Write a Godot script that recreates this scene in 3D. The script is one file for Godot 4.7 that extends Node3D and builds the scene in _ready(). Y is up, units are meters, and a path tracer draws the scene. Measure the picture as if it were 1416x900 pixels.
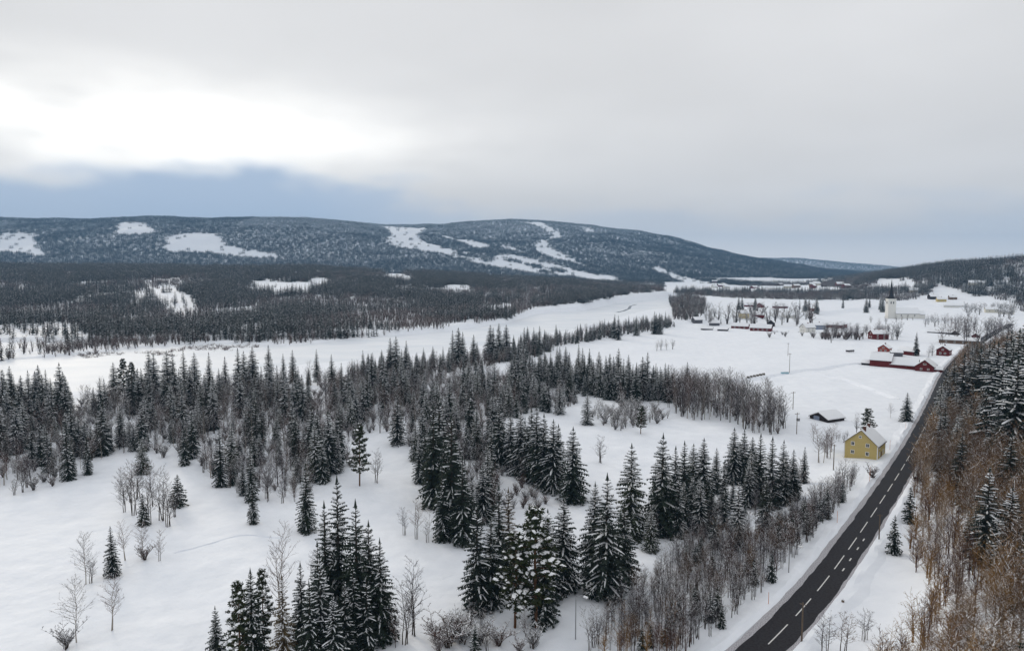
extends Node3D
# Winter river valley seen from a drone: snow fields, spruce groves, frozen river, ski hill, village with church, road.

const CAM_H := 60.0
const FOCAL := 945.0          # photograph pixels
const PITCH := 4.84           # degrees below the horizon
var M := {}
var taken := {}
var rng := RandomNumberGenerator.new()
var fbm := FastNoiseLite.new()
var patch := FastNoiseLite.new()

# ---------------------------------------------------------------- camera, sky, light
func set_camera_and_light() -> void:
	var cam := Camera3D.new()
	cam.name = "camera"
	add_child(cam)
	cam.position = Vector3(0, CAM_H, 0)
	cam.rotation_degrees.x = -PITCH
	cam.fov = rad_to_deg(2.0 * atan(450.0 / FOCAL))
	cam.near = 0.5
	cam.far = 30000.0
	cam.current = true
	var env := Environment.new()
	env.background_mode = Environment.BG_SKY
	env.tonemap_mode = Environment.TONE_MAPPER_LINEAR
	env.tonemap_exposure = 1.0
	env.sdfgi_enabled = true
	env.ssao_enabled = true
	env.ssil_enabled = true
	env.fog_enabled = true
	env.fog_density = 0.0001
	env.fog_light_color = Color(0.61, 0.81, 1.0)
	var sky := Sky.new()
	var pm := PanoramaSkyMaterial.new()
	pm.panorama = ImageTexture.create_from_image(sky_image(1024, 512))
	sky.sky_material = pm
	env.sky = sky
	var we := WorldEnvironment.new()
	we.name = "world_environment"
	we.environment = env
	add_child(we)
	var sun := DirectionalLight3D.new()
	sun.name = "sun"
	sun.light_energy = 0.5
	sun.light_angular_distance = 14.0
	sun.light_color = Color(1.0, 0.95, 0.87)
	sun.shadow_enabled = true
	add_child(sun)
	var az := deg_to_rad(-34.0)
	var el := deg_to_rad(15.0)
	var to_sun := Vector3(sin(az) * cos(el), sin(el), -cos(az) * cos(el))
	sun.look_at_from_position(to_sun * 10.0, Vector3.ZERO, Vector3.UP)

# an overcast sky with one bright thinning round the veiled sun and a strip of clear blue air under the cloud deck
func sky_image(w: int, h: int) -> Image:
	var im := Image.create(w, h, false, Image.FORMAT_RGBF)
	var n := FastNoiseLite.new()
	n.seed = 5
	n.noise_type = FastNoiseLite.TYPE_SIMPLEX_SMOOTH
	n.frequency = 1.0
	n.fractal_octaves = 4
	for j in h:
		var el: float = (0.5 - (j + 0.5) / h) * PI
		if el < -0.03:
			for i in w:
				im.set_pixel(i, j, Color(0.62, 0.65, 0.70))
			continue
		for i in w:
			var az: float = wrapf((i + 0.5) / w * TAU, -PI, PI)        # 0 straight ahead (-z), positive to the right
			var dx := sin(az)
			var dz := -cos(az)
			var e: float = maxf(el, 0.0)
			# clouds are looked up on a high flat layer so that they draw out towards the horizon
			var k: float = 1.0 / (sin(e) + 0.16)
			var c: float = n.get_noise_3d(dx * k * 0.55, dz * k * 0.55, 2.0)
			var c2: float = n.get_noise_3d(dx * 2.2, e * 7.0, dz * 2.2)
			var c3: float = n.get_noise_3d(dx * 6.0 + 9.0, e * 26.0, dz * 6.0)
			var base := 0.70 + 0.22 * sin(e) + 0.075 * c + 0.035 * c2
			var col := Vector3(base * 1.0, base * 1.003, base * 1.015)
			# bright thinning near the sun
			var da: float = wrapf(az - deg_to_rad(-33.0), -PI, PI)
			var de: float = el - deg_to_rad(9.7)
			var g: float = exp(-(da * da / 0.15 + de * de / 0.0036)) * (1.0 + 0.7 * c2 + 0.7 * c3)
			var g2: float = exp(-(da * da / 0.5 + de * de / 0.02))
			col += Vector3(0.60, 0.58, 0.53) * g + Vector3(0.10, 0.095, 0.08) * g2
			# clear strip of air below the deck: its ragged upper edge wanders round the horizon
			var edge: float = deg_to_rad(7.4 + 2.2 * c2 + 2.4 * c3 - 3.2 * smoothstep(-0.25, 0.35, sin(az * 1.0)))
			var b: float = 1.0 - smoothstep(edge - 0.035, edge + 0.012, el)
			b *= 0.95 - 0.62 * smoothstep(-0.35, 0.1, sin(az)) + 0.2 * c2
			var blue := Vector3(0.49, 0.60, 0.76)
			col = col.lerp(blue, clampf(b, 0.0, 1.0))
			# pale veil right at the horizon
			var v: float = 1.0 - smoothstep(0.0, 0.075, el)
			col = col.lerp(Vector3(1.06, 1.04, 1.03), v * (0.35 + 0.5 * smoothstep(-0.35, 0.1, sin(az))))
			im.set_pixel(i, j, Color(col.x, col.y, col.z))
	return im

# ---------------------------------------------------------------- photograph pixel <-> world
func ray(u: float, v: float) -> Vector3:
	var d := Vector3((u - 708.0) / FOCAL, -(v - 450.0) / FOCAL, -1.0)
	return d.rotated(Vector3.RIGHT, -deg_to_rad(PITCH))

func plane_at(u: float, v: float, y := 0.0) -> Vector3:
	var d := ray(u, v)
	if d.y > -0.002:
		d.y = -0.002
	var t := (y - CAM_H) / d.y
	return Vector3(d.x * t, y, d.z * t)

func to_px(p: Vector3) -> Vector2:
	var q := (p - Vector3(0, CAM_H, 0)).rotated(Vector3.RIGHT, deg_to_rad(PITCH))
	if q.z > -0.1:
		return Vector2(-9999, -9999)
	return Vector2(708.0 + q.x / -q.z * FOCAL, 450.0 - q.y / -q.z * FOCAL)

func hit(u: float, v: float) -> Vector3:
	var d := ray(u, v)
	var t := 40.0
	var last := t
	while t < 12000.0:
		var p := Vector3(d.x * t, CAM_H + d.y * t, d.z * t)
		if p.y <= ground(p.x, p.z):
			var lo := last
			var hi := t
			for i in 10:
				var m := (lo + hi) * 0.5
				if CAM_H + d.y * m <= ground(d.x * m, d.z * m):
					hi = m
				else:
					lo = m
			return Vector3(d.x * hi, ground(d.x * hi, d.z * hi), d.z * hi)
		last = t
		t *= 1.012
	return Vector3(INF, 0, 0)

func hit_down(u: float, v: float) -> Vector3:
	var k := 0
	while k < 40:
		var p := hit(u, v + k)
		if p.x != INF:
			return p
		k += 1
	return plane_at(u, v + 40)

func poly_px(a: Array, s := 1.0, ox := 0.0, oy := 0.0) -> PackedVector2Array:
	var out := PackedVector2Array()
	for q in a:
		var p := hit_down(q[0] / s + ox, q[1] / s + oy)
		out.append(Vector2(p.x, p.z))
	return out

# ---------------------------------------------------------------- terrain
var ridges := []
var river_poly := PackedVector2Array()
var river_box := Rect2()
var road_pts := PackedVector2Array()
const GX := 560
const GZ := 640
const AX := 150.0
const X_MOST := 5600.0
const Z_MOST := 7300.0
const Z_BACK := 260.0
var kx := 0.0
var kz := 0.0
var w0 := 0.0
var H := PackedFloat32Array()

func ridge(pts: Array, front: float, back: float, rough: float) -> void:
	# pts: [pixel u, pixel v of the ground's crest, depth in metres]
	var a := PackedVector3Array()
	var lo := Vector2(INF, INF)
	var hi := Vector2(-INF, -INF)
	for q in pts:
		var d := ray(q[0], q[1])
		var t: float = q[2] / -d.z
		a.append(Vector3(d.x * t, CAM_H + d.y * t, d.z * t))
		lo = lo.min(Vector2(d.x * t, d.z * t))
		hi = hi.max(Vector2(d.x * t, d.z * t))
	var w := maxf(front, back)
	ridges.append({"p": a, "f": front, "b": back, "r": rough, "lo": lo - Vector2(w, w), "hi": hi + Vector2(w, w)})

func road_distance(x: float, z: float) -> float:
	# signed: positive to the east (the wooded slope) of the road
	var best := 1e18
	var sgn := 1.0
	for i in road_pts.size() - 1:
		var a := road_pts[i]
		var b := road_pts[i + 1]
		var ab := b - a
		var ap := Vector2(x, z) - a
		var t := clampf(ap.dot(ab) / ab.length_squared(), 0.0, 1.0)
		var d := (ap - ab * t).length_squared()
		if d < best:
			best = d
			sgn = 1.0 if ab.x * ap.y - ab.y * ap.x > 0.0 else -1.0
	return sqrt(best) * sgn

func river_depth(x: float, z: float) -> float:
	# 0 outside, up to 1 inside the bed
	if not river_box.has_point(Vector2(x, z)):
		return 0.0
	var p := Vector2(x, z)
	var best := 1e18
	var n := river_poly.size()
	for i in n:
		var q := Geometry2D.get_closest_point_to_segment(p, river_poly[i], river_poly[(i + 1) % n])
		best = minf(best, q.distance_squared_to(p))
	var d := sqrt(best) * (1.0 if Geometry2D.is_point_in_polygon(p, river_poly) else -1.0)
	return smoothstep(-7.0, 7.0, d)

func exact(x: float, z: float) -> float:
	var h := 0.0
	if z < -380.0:
		for r in ridges:
			if x < r.lo.x or x > r.hi.x or z < r.lo.y or z > r.hi.y:
				continue
			var pts: PackedVector3Array = r.p
			var best := 1e18
			var bh := 0.0
			var bq := Vector2.ZERO
			for i in pts.size() - 1:
				var ax := pts[i].x
				var az := pts[i].z
				var bx := pts[i + 1].x - ax
				var bz := pts[i + 1].z - az
				var t := clampf(((x - ax) * bx + (z - az) * bz) / (bx * bx + bz * bz), 0.0, 1.0)
				var dx := x - ax - bx * t
				var dz := z - az - bz * t
				var d := dx * dx + dz * dz
				if d < best:
					best = d
					bh = lerpf(pts[i].y, pts[i + 1].y, t)
					bq = Vector2(ax + bx * t, az + bz * t)
			var dd := sqrt(best)
			var w: float = r.f if x * x + z * z < bq.length_squared() else r.b
			if dd < w:
				var f := 0.5 + 0.5 * cos(PI * dd / w)
				var q: float = bh * f
				q += r.r * f * (1.0 - f * 0.75) * (fbm.get_noise_2d(x * 0.9, z * 0.9) * 0.9 + fbm.get_noise_2d(x * 3.1 + 500.0, z * 3.1) * 0.35)
				h = maxf(h, q) if absf(h - q) > 12.0 else maxf(h, q) + (12.0 - absf(h - q)) * (12.0 - absf(h - q)) / 48.0
	var near := 1.0
	if z > -900.0 and z < 300.0:
		var d := road_distance(x, z)
		near = smoothstep(9.0, 36.0, absf(d))
		if d > 6.0:
			var s := (d - 6.0)
			h += minf(0.36 * s * smoothstep(0.0, 16.0, s), 75.0) * smoothstep(-640.0, -420.0, z)
		elif d < -9.0:
			h -= 2.4 * smoothstep(-9.0, -24.0, d) * smoothstep(-260.0, -200.0, z)
	h += near * (fbm.get_noise_2d(x * 14.0, z * 14.0) * 1.1 + fbm.get_noise_2d(x * 60.0, z * 60.0) * 0.28)
	var rd := river_depth(x, z)
	if rd > 0.0:
		h = lerpf(h, -3.2, rd)
	return h

func gx(i: float) -> float:
	return AX * sinh(kx * (2.0 * i / (GX - 1) - 1.0))

func gz(j: float) -> float:
	return -AX * sinh(w0 + (kz - w0) * j / (GZ - 1))

func ground(x: float, z: float) -> float:
	var fi := (asinh(x / AX) / kx + 1.0) * 0.5 * (GX - 1)
	var fj := (asinh(-z / AX) - w0) / (kz - w0) * (GZ - 1)
	var i := clampi(int(fi), 0, GX - 2)
	var j := clampi(int(fj), 0, GZ - 2)
	var a := clampf(fi - i, 0.0, 1.0)
	var b := clampf(fj - j, 0.0, 1.0)
	var k := j * GX + i
	return lerpf(lerpf(H[k], H[k + 1], a), lerpf(H[k + GX], H[k + GX + 1], a), b)

func build_terrain() -> void:
	kx = asinh(X_MOST / AX)
	kz = asinh(Z_MOST / AX)
	w0 = -asinh(Z_BACK / AX)
	fbm.seed = 11
	fbm.frequency = 0.0016
	fbm.fractal_octaves = 4
	patch.seed = 23
	patch.frequency = 0.012
	patch.fractal_octaves = 2
	for q in [[985, 960], [1056, 900], [1131, 820], [1187, 742], [1227, 682], [1260, 629], [1294, 562], [1312, 512], [1350, 474], [1400, 448]]:
		var p := plane_at(q[0], q[1])
		road_pts.append(Vector2(p.x, p.z))
	# the road runs on under and behind the camera
	var back := (road_pts[0] - road_pts[2]).normalized()
	road_pts.insert(0, road_pts[0] + back * 330.0)
	for q in [[-260, 516], [0, 500], [118, 490], [200, 481], [300, 474], [400, 479], [480, 470], [615, 458], [700, 446], [740, 434], [805, 429], [853, 419], [927, 411], [950, 412], [935, 428], [887, 434], [820, 451], [751, 462], [717, 472], [615, 485], [480, 499], [380, 508], [200, 532], [0, 552], [-260, 590]]:
		var p := plane_at(q[0], q[1], -1.0)
		river_poly.append(Vector2(p.x, p.z))
	river_box = Rect2(river_poly[0], Vector2.ZERO)
	for p in river_poly:
		river_box = river_box.expand(p)
	river_box = river_box.grow(14.0)
	# nearer wooded rise beyond the river
	ridge([[-500, 372, 1500], [0, 371, 1650], [220, 372, 1700], [430, 372, 1700], [520, 378, 1750], [640, 384, 1950], [760, 394, 2150], [850, 400, 2400]], 1150, 900, 16.0)
	# broad forested hill
	ridge([[-700, 312, 3600], [-300, 306, 4000], [0, 304, 4100], [120, 307, 4100], [210, 303, 4150], [430, 304, 4300], [480, 310, 4500], [545, 318, 4700]], 1900, 1800, 70.0)
	# ski mountain
	ridge([[500, 318, 4700], [560, 313, 4700], [600, 312, 4700], [650, 308, 4800], [700, 306, 4900], [760, 309, 5000], [800, 316, 5100], [850, 326, 5300], [900, 338, 5400], [950, 353, 5500], [1000, 370, 5600], [1060, 381, 5800]], 2300, 1800, 80.0)
	# far blue hills closing the valley
	ridge([[900, 372, 6500], [980, 363, 6550], [1050, 359, 6600], [1100, 358, 6650], [1160, 364, 6700], [1220, 376, 6800], [1270, 381, 6900]], 1500, 700, 40.0)
	ridge([[1230, 381, 6000], [1290, 371, 5800], [1340, 365, 5600], [1416, 357, 5300], [1600, 345, 5100]], 1800, 1000, 50.0)
	# wooded hillside above the village
	ridge([[1262, 385, 2700], [1300, 378, 2300], [1345, 370, 1950], [1416, 362, 1500], [1500, 355, 1350], [1700, 340, 1200]], 560, 1200, 14.0)
	H.resize(GX * GZ)
	for j in GZ:
		var z := gz(j)
		for i in GX:
			H[j * GX + i] = exact(gx(i), z)
	var v := PackedVector3Array()
	var nn := PackedVector3Array()
	var ix := PackedInt32Array()
	v.resize(GX * GZ)
	nn.resize(GX * GZ)
	for j in GZ:
		var z := gz(j)
		var j0 := maxi(j - 1, 0)
		var j1 := mini(j + 1, GZ - 1)
		var dz := gz(j1) - gz(j0)
		for i in GX:
			var i0 := maxi(i - 1, 0)
			var i1 := mini(i + 1, GX - 1)
			v[j * GX + i] = Vector3(gx(i), H[j * GX + i], z)
			nn[j * GX + i] = Vector3(-(H[j * GX + i1] - H[j * GX + i0]) / (gx(i1) - gx(i0)), 1.0, -(H[j1 * GX + i] - H[j0 * GX + i]) / dz).normalized()
	ix.resize((GX - 1) * (GZ - 1) * 6)
	var k := 0
	for j in GZ - 1:
		for i in GX - 1:
			var a := j * GX + i
			ix[k] = a; ix[k + 1] = a + GX; ix[k + 2] = a + 1
			ix[k + 3] = a + 1; ix[k + 4] = a + GX; ix[k + 5] = a + GX + 1
			k += 6
	var arr := []
	arr.resize(Mesh.ARRAY_MAX)
	arr[Mesh.ARRAY_VERTEX] = v
	arr[Mesh.ARRAY_NORMAL] = nn
	arr[Mesh.ARRAY_INDEX] = ix
	var mesh := ArrayMesh.new()
	mesh.add_surface_from_arrays(Mesh.PRIMITIVE_TRIANGLES, arr)
	var o := node_of("ground", mesh, M.snow, self)
	structure(o, "snow covered valley floor and hillsides", "ground")

# ---------------------------------------------------------------- small helpers
func lin(r: float, g: float, b: float) -> Color:
	return Color(r, g, b).linear_to_srgb()

func mat(c: Color, rough := 0.85, spec := 0.3) -> StandardMaterial3D:
	var m := StandardMaterial3D.new()
	m.albedo_color = c
	m.roughness = rough
	m.metallic_specular = spec
	return m

func noise_tex(size: int, freq: float, oct: int, sd: int, lo: Color, hi: Color, as_normal := false, bump := 4.0) -> NoiseTexture2D:
	var n := FastNoiseLite.new()
	n.seed = sd
	n.frequency = freq
	n.fractal_octaves = oct
	var t := NoiseTexture2D.new()
	t.width = size
	t.height = size
	t.seamless = true
	t.noise = n
	if as_normal:
		t.as_normal_map = true
		t.bump_strength = bump
	else:
		var g := Gradient.new()
		g.set_color(0, lo)
		g.set_color(1, hi)
		t.color_ramp = g
	return t

func numbered(called: String) -> String:
	var n: int = taken.get(called, 0)
	taken[called] = n + 1
	return called if n == 0 else "%s_%03d" % [called, n]

func tag(o: Node3D, label: String, category: String, group := "", kind := "") -> void:
	if label: o.set_meta("label", label)
	if category: o.set_meta("category", category)
	if group: o.set_meta("group", group)
	if kind: o.set_meta("kind", kind)

func structure(o: Node3D, label: String, category: String) -> void:
	tag(o, label, category, "", "structure")

func node_of(called: String, mesh: Mesh, m: Material, parent: Node3D) -> MeshInstance3D:
	var o := MeshInstance3D.new()
	o.name = numbered(called) if parent == self else called
	o.mesh = mesh
	if m: o.material_override = m
	parent.add_child(o, true)
	return o

func base(called: String, at: Vector3, turn := 0.0) -> Node3D:
	var o := Node3D.new()
	o.name = numbered(called)
	add_child(o)
	o.position = at
	o.rotation.y = turn
	return o

# a bag of triangles
class Bag:
	var v := PackedVector3Array()
	var n := PackedVector3Array()
	func tri(a: Vector3, b: Vector3, c: Vector3) -> void:
		var m := (c - a).cross(b - a).normalized()
		v.append(a); v.append(b); v.append(c)
		n.append(m); n.append(m); n.append(m)
	func quad(a: Vector3, b: Vector3, c: Vector3, d: Vector3) -> void:
		tri(a, b, c)
		tri(a, c, d)
	func box(c: Vector3, s: Vector3) -> void:
		var h := s * 0.5
		var p := []
		for i in 8:
			p.append(c + Vector3(h.x if i & 1 else -h.x, h.y if i & 2 else -h.y, h.z if i & 4 else -h.z))
		quad(p[4], p[6], p[7], p[5]); quad(p[1], p[3], p[2], p[0])
		quad(p[0], p[2], p[6], p[4]); quad(p[5], p[7], p[3], p[1])
		quad(p[6], p[2], p[3], p[7]); quad(p[0], p[4], p[5], p[1])
	func tube(a: Vector3, b: Vector3, r0: float, r1: float, sides := 5) -> void:
		var d := (b - a).normalized()
		var s := d.cross(Vector3(0.31, 0.2, 0.93) if absf(d.z) < 0.8 else Vector3(1, 0.1, 0)).normalized()
		var t := d.cross(s)
		for i in sides:
			var x0 := TAU * i / sides
			var x1 := TAU * (i + 1) / sides
			var e0 := s * cos(x0) + t * sin(x0)
			var e1 := s * cos(x1) + t * sin(x1)
			if r1 > 0.001:
				quad(a + e0 * r0, a + e1 * r0, b + e1 * r1, b + e0 * r1)
			else:
				tri(a + e0 * r0, a + e1 * r0, b)
	func done(into: ArrayMesh = null, m: Material = null) -> ArrayMesh:
		var mesh := into if into else ArrayMesh.new()
		if v.size() == 0:
			return mesh
		var arr := []
		arr.resize(Mesh.ARRAY_MAX)
		arr[Mesh.ARRAY_VERTEX] = v
		arr[Mesh.ARRAY_NORMAL] = n
		mesh.add_surface_from_arrays(Mesh.PRIMITIVE_TRIANGLES, arr)
		if m: mesh.surface_set_material(mesh.get_surface_count() - 1, m)
		return mesh

func rr(a: float, b: float) -> float:
	return rng.randf_range(a, b)

# ---------------------------------------------------------------- materials
func make_materials() -> void:
	var s := mat(lin(0.845, 0.875, 0.925), 0.75, 0.25)
	s.albedo_texture = noise_tex(512, 0.012, 4, 3, Color(0.955, 0.96, 0.965), Color(1, 1, 1))
	s.uv1_triplanar = true
	s.uv1_world_triplanar = true
	s.uv1_scale = Vector3.ONE / 46.0
	s.normal_enabled = true
	s.normal_texture = noise_tex(512, 0.02, 4, 8, Color.BLACK, Color.WHITE, true, 5.0)
	s.normal_scale = 0.4
	M.snow = s
	var r := mat(lin(0.82, 0.84, 0.87), 0.8, 0.2)
	r.normal_enabled = true
	r.normal_texture = noise_tex(256, 0.03, 3, 9, Color.BLACK, Color.WHITE, true, 5.0)
	r.normal_scale = 0.4
	r.uv1_triplanar = true
	r.uv1_world_triplanar = true
	r.uv1_scale = Vector3.ONE / 5.0
	M.roof_snow = r
	M.twig_snow = mat(lin(0.84, 0.855, 0.88), 0.8, 0.2)
	var ice := mat(lin(0.80, 0.825, 0.86), 0.7, 0.3)
	ice.albedo_texture = noise_tex(512, 0.006, 4, 31, Color(0.93, 0.945, 0.96), Color(1, 1, 1))
	ice.uv1_triplanar = true
	ice.uv1_world_triplanar = true
	ice.uv1_scale = Vector3(1.0 / 210.0, 1.0 / 210.0, 1.0 / 120.0)
	M.river = ice
	var a := mat(lin(0.022, 0.021, 0.024), 0.7, 0.3)
	a.albedo_texture = noise_tex(512, 0.03, 5, 12, Color(0.62, 0.6, 0.62), Color(1.3, 1.28, 1.3))
	a.uv1_triplanar = true
	a.uv1_world_triplanar = true
	a.uv1_scale = Vector3.ONE / 9.0
	M.asphalt = a
	M.paint = mat(lin(0.62, 0.62, 0.60), 0.7)
	var sl := mat(lin(0.5, 0.5, 0.53), 0.8)
	sl.albedo_texture = noise_tex(512, 0.05, 5, 14, Color(0.5, 0.48, 0.48), Color(1.25, 1.25, 1.25))
	sl.uv1_triplanar = true
	sl.uv1_world_triplanar = true
	sl.uv1_scale = Vector3.ONE / 6.0
	M.slush = sl
	M.needles = []
	for c in [[0.020, 0.029, 0.021], [0.016, 0.023, 0.018], [0.028, 0.036, 0.020], [0.023, 0.032, 0.026]]:
		M.needles.append(tinted(mat(lin(c[0], c[1], c[2]), 0.85, 0.2)))
	M.rusty_needles = tinted(mat(lin(0.085, 0.062, 0.03), 0.85, 0.2))
	M.pine_needles = tinted(mat(lin(0.036, 0.046, 0.020), 0.85, 0.2))
	M.bark = mat(lin(0.055, 0.042, 0.034), 0.95, 0.1)
	M.pine_bark = mat(lin(0.12, 0.062, 0.034), 0.95, 0.1)
	M.twigs = []
	for c in [[0.066, 0.053, 0.048], [0.095, 0.054, 0.043], [0.10, 0.088, 0.080], [0.115, 0.068, 0.040], [0.058, 0.048, 0.054]]:
		M.twigs.append(tinted(mat(lin(c[0], c[1], c[2]), 0.95, 0.1)))
	M.rime_haze_needles = tinted(mat(lin(0.30, 0.34, 0.37), 0.9, 0.1))
	M.gold_twigs = tinted(mat(lin(0.24, 0.14, 0.052), 0.95, 0.1))
	M.tan_twigs = tinted(mat(lin(0.16, 0.10, 0.058), 0.95, 0.1))
	M.birch_bark = mat(lin(0.30, 0.27, 0.235), 0.9, 0.2)
	M.red = wood(0.135, 0.020, 0.018)
	M.bright_red = wood(0.30, 0.055, 0.035)
	M.yellow = wood(0.56, 0.44, 0.18)
	M.pale_yellow = wood(0.62, 0.52, 0.30)
	M.white = wood(0.74, 0.73, 0.69)
	M.cream = wood(0.66, 0.63, 0.53)
	M.grey_wood = wood(0.12, 0.12, 0.135)
	M.dark_wood = wood(0.032, 0.024, 0.024)
	M.brown_wood = wood(0.17, 0.11, 0.075)
	M.blue_grey = wood(0.25, 0.29, 0.38)
	M.roof_tile = mat(lin(0.06, 0.045, 0.042), 0.9)
	M.copper = mat(lin(0.016, 0.014, 0.016), 0.8)
	M.trim = mat(lin(0.75, 0.75, 0.72), 0.7)
	M.glass = mat(lin(0.02, 0.024, 0.03), 0.12, 0.5)
	M.brick = mat(lin(0.13, 0.06, 0.045), 0.9)
	M.pole_wood = wood(0.15, 0.115, 0.085)
	M.metal = mat(lin(0.22, 0.225, 0.235), 0.5)
	M.lamp_head = mat(lin(0.70, 0.70, 0.70), 0.5)
	M.orange = mat(lin(0.6, 0.16, 0.03), 0.7)
	M.water = mat(lin(0.03, 0.045, 0.06), 0.15, 0.5)
	M.bale = mat(lin(0.30, 0.48, 0.55), 0.5)
	M.hay = mat(lin(0.12, 0.105, 0.085), 0.95)

func tinted(m: StandardMaterial3D) -> StandardMaterial3D:
	m.vertex_color_use_as_albedo = true     # single copies in the far woods differ a little in tone
	return m

func wood(r: float, g: float, b: float) -> StandardMaterial3D:
	var m := mat(lin(r, g, b), 0.85, 0.2)
	if not M.has("grain"):
		M.grain = noise_tex(256, 0.04, 4, 40, Color(0.84, 0.84, 0.84), Color(1.1, 1.1, 1.1))
	m.albedo_texture = M.grain
	m.uv1_triplanar = true
	m.uv1_scale = Vector3(1.4, 0.18, 1.4)
	return m

# ---------------------------------------------------------------- trees: every kind is [trunk, crown, snow, crown material, trunk material] in metres
var kinds := {}

func add_kind(kind: String, tall: float, trunk: Bag, crown: Bag, snow: Bag, cm: Material, tm: Material) -> void:
	if not kinds.has(kind): kinds[kind] = []
	var whole := ArrayMesh.new()
	crown.done(whole, cm)
	snow.done(whole, M.twig_snow)
	trunk.done(whole, tm)
	kinds[kind].append({"h": tall, "trunk": trunk.done(), "crown": crown.done(), "snow": snow.done() if snow.v.size() else null, "cm": cm, "tm": tm, "whole": whole})

# one drooping spruce bough with side twigs, hanging twigs and a ridge of snow along its back
func bough(c: Bag, s: Bag, p: Vector3, az: float, L: float, up: float, droop: float, snow: float, n: int) -> void:
	var d := Vector3(cos(az), 0, sin(az))
	var side := Vector3(-d.z, 0, d.x)
	var pts := []
	for k in n + 1:
		var t := float(k) / n
		pts.append(p + d * (L * t) + Vector3.UP * (L * (up * t - droop * t * t + 0.16 * droop * t * t * t)))
	for k in range(n):
		var t := (k + 0.5) / n
		var a: Vector3 = pts[k]
		var b: Vector3 = pts[k + 1]
		var w := L * (0.30 - 0.17 * t) + 0.10
		for q in [-1.0, 1.0]:
			var tip: Vector3 = a.lerp(b, rr(0.6, 1.3)) + side * (q * w * rr(0.75, 1.25)) + d * (w * rr(0.15, 0.5)) - Vector3.UP * (w * rr(0.15, 0.6))
			c.tri(a, b, tip)
		var hang: Vector3 = a.lerp(b, rr(0.3, 0.9)) - Vector3.UP * (w * rr(0.6, 1.25)) + side * (w * rr(-0.35, 0.35))
		c.tri(a, b, hang)
	c.tri(pts[n] + side * 0.09, pts[n] - side * 0.09, pts[n] + d * L * 0.10 - Vector3.UP * L * 0.04)
	if rng.randf() < snow:
		# a ridge of snow that follows the bough, now and then broken
		var k0 := 1 if rng.randf() < 0.6 else 0
		var k1 := n if rng.randf() < 0.7 else n - 1
		var full := rr(0.6, 1.35)
		var prev := []
		for k in range(k0, k1 + 1):
			var t := float(k) / n
			var wd := (0.06 + L * 0.046 * (1.2 - t)) * full * rr(0.6, 1.4)
			if k == k0 or k == k1: wd *= 0.35
			var c0: Vector3 = pts[k] + Vector3.UP * 0.03
			var row := [c0 + side * wd - Vector3.UP * wd * 0.35, c0 + Vector3.UP * (0.05 + wd * 0.55), c0 - side * wd - Vector3.UP * wd * 0.35]
			if prev and rng.randf() < 0.88:
				s.quad(prev[0], row[0], row[1], prev[1])
				s.quad(prev[1], row[1], row[2], prev[2])
			prev = row
		# pads on side twigs
		for q in 2:
			if rng.randf() < snow * 0.7:
				var a: Vector3 = pts[rng.randi_range(1, n - 1)]
				var sg := 1.0 if q == 0 else -1.0
				var e := a + side * sg * L * rr(0.12, 0.24) + d * L * 0.10 - Vector3.UP * L * 0.05
				s.tri(a + d * 0.10 + Vector3.UP * 0.06, a - d * 0.10 + Vector3.UP * 0.06, e)

func spruce(kind: String, tall: float, wr: float, levels: int, per: int, snow: float, cm: Material, stations := 5, bare := 0.04) -> void:
	var t := Bag.new()
	var c := Bag.new()
	var s := Bag.new()
	t.tube(Vector3(0, -0.6, 0), Vector3(0, tall * 0.5, 0), tall * 0.014 + 0.04, tall * 0.008 + 0.02, 6)
	t.tube(Vector3(0, tall * 0.5, 0), Vector3(0, tall * 0.99, 0), tall * 0.008 + 0.02, 0.015, 5)
	var a0 := 0.0
	for i in levels:
		var f := float(i) / (levels - 1)
		f = pow(f, 0.93)
		var y := tall * (bare + (0.965 - bare) * f)
		var prof := pow(1.0 - f, 0.78) * (1.0 - 0.28 * pow(1.0 - f, 4.0)) + 0.025
		var n := maxi(4, int(per * (0.45 + 0.55 * (1.0 - f)) + 0.5))
		a0 += 0.9
		for k in n:
			var L := tall * wr * 0.5 * prof * rr(0.74, 1.18)
			var az := a0 + TAU * (k + rr(-0.3, 0.3)) / n
			bough(c, s, Vector3(0, y + rr(-0.3, 0.3) * tall / levels, 0), az, L, 0.10 + 0.55 * f * f, 0.62 - 0.42 * f, snow, stations if L > 0.9 else maxi(2, stations - 2))
	# leader shoot
	for k in 4:
		var az := TAU * k / 4.0
		c.tri(Vector3(0, tall * 1.0, 0), Vector3(cos(az), 0, sin(az)) * tall * 0.011 + Vector3.UP * tall * 0.935, Vector3(cos(az + 1.6), 0, sin(az + 1.6)) * tall * 0.011 + Vector3.UP * tall * 0.935)
	add_kind(kind, tall, t, c, s, cm, M.bark)

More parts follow.
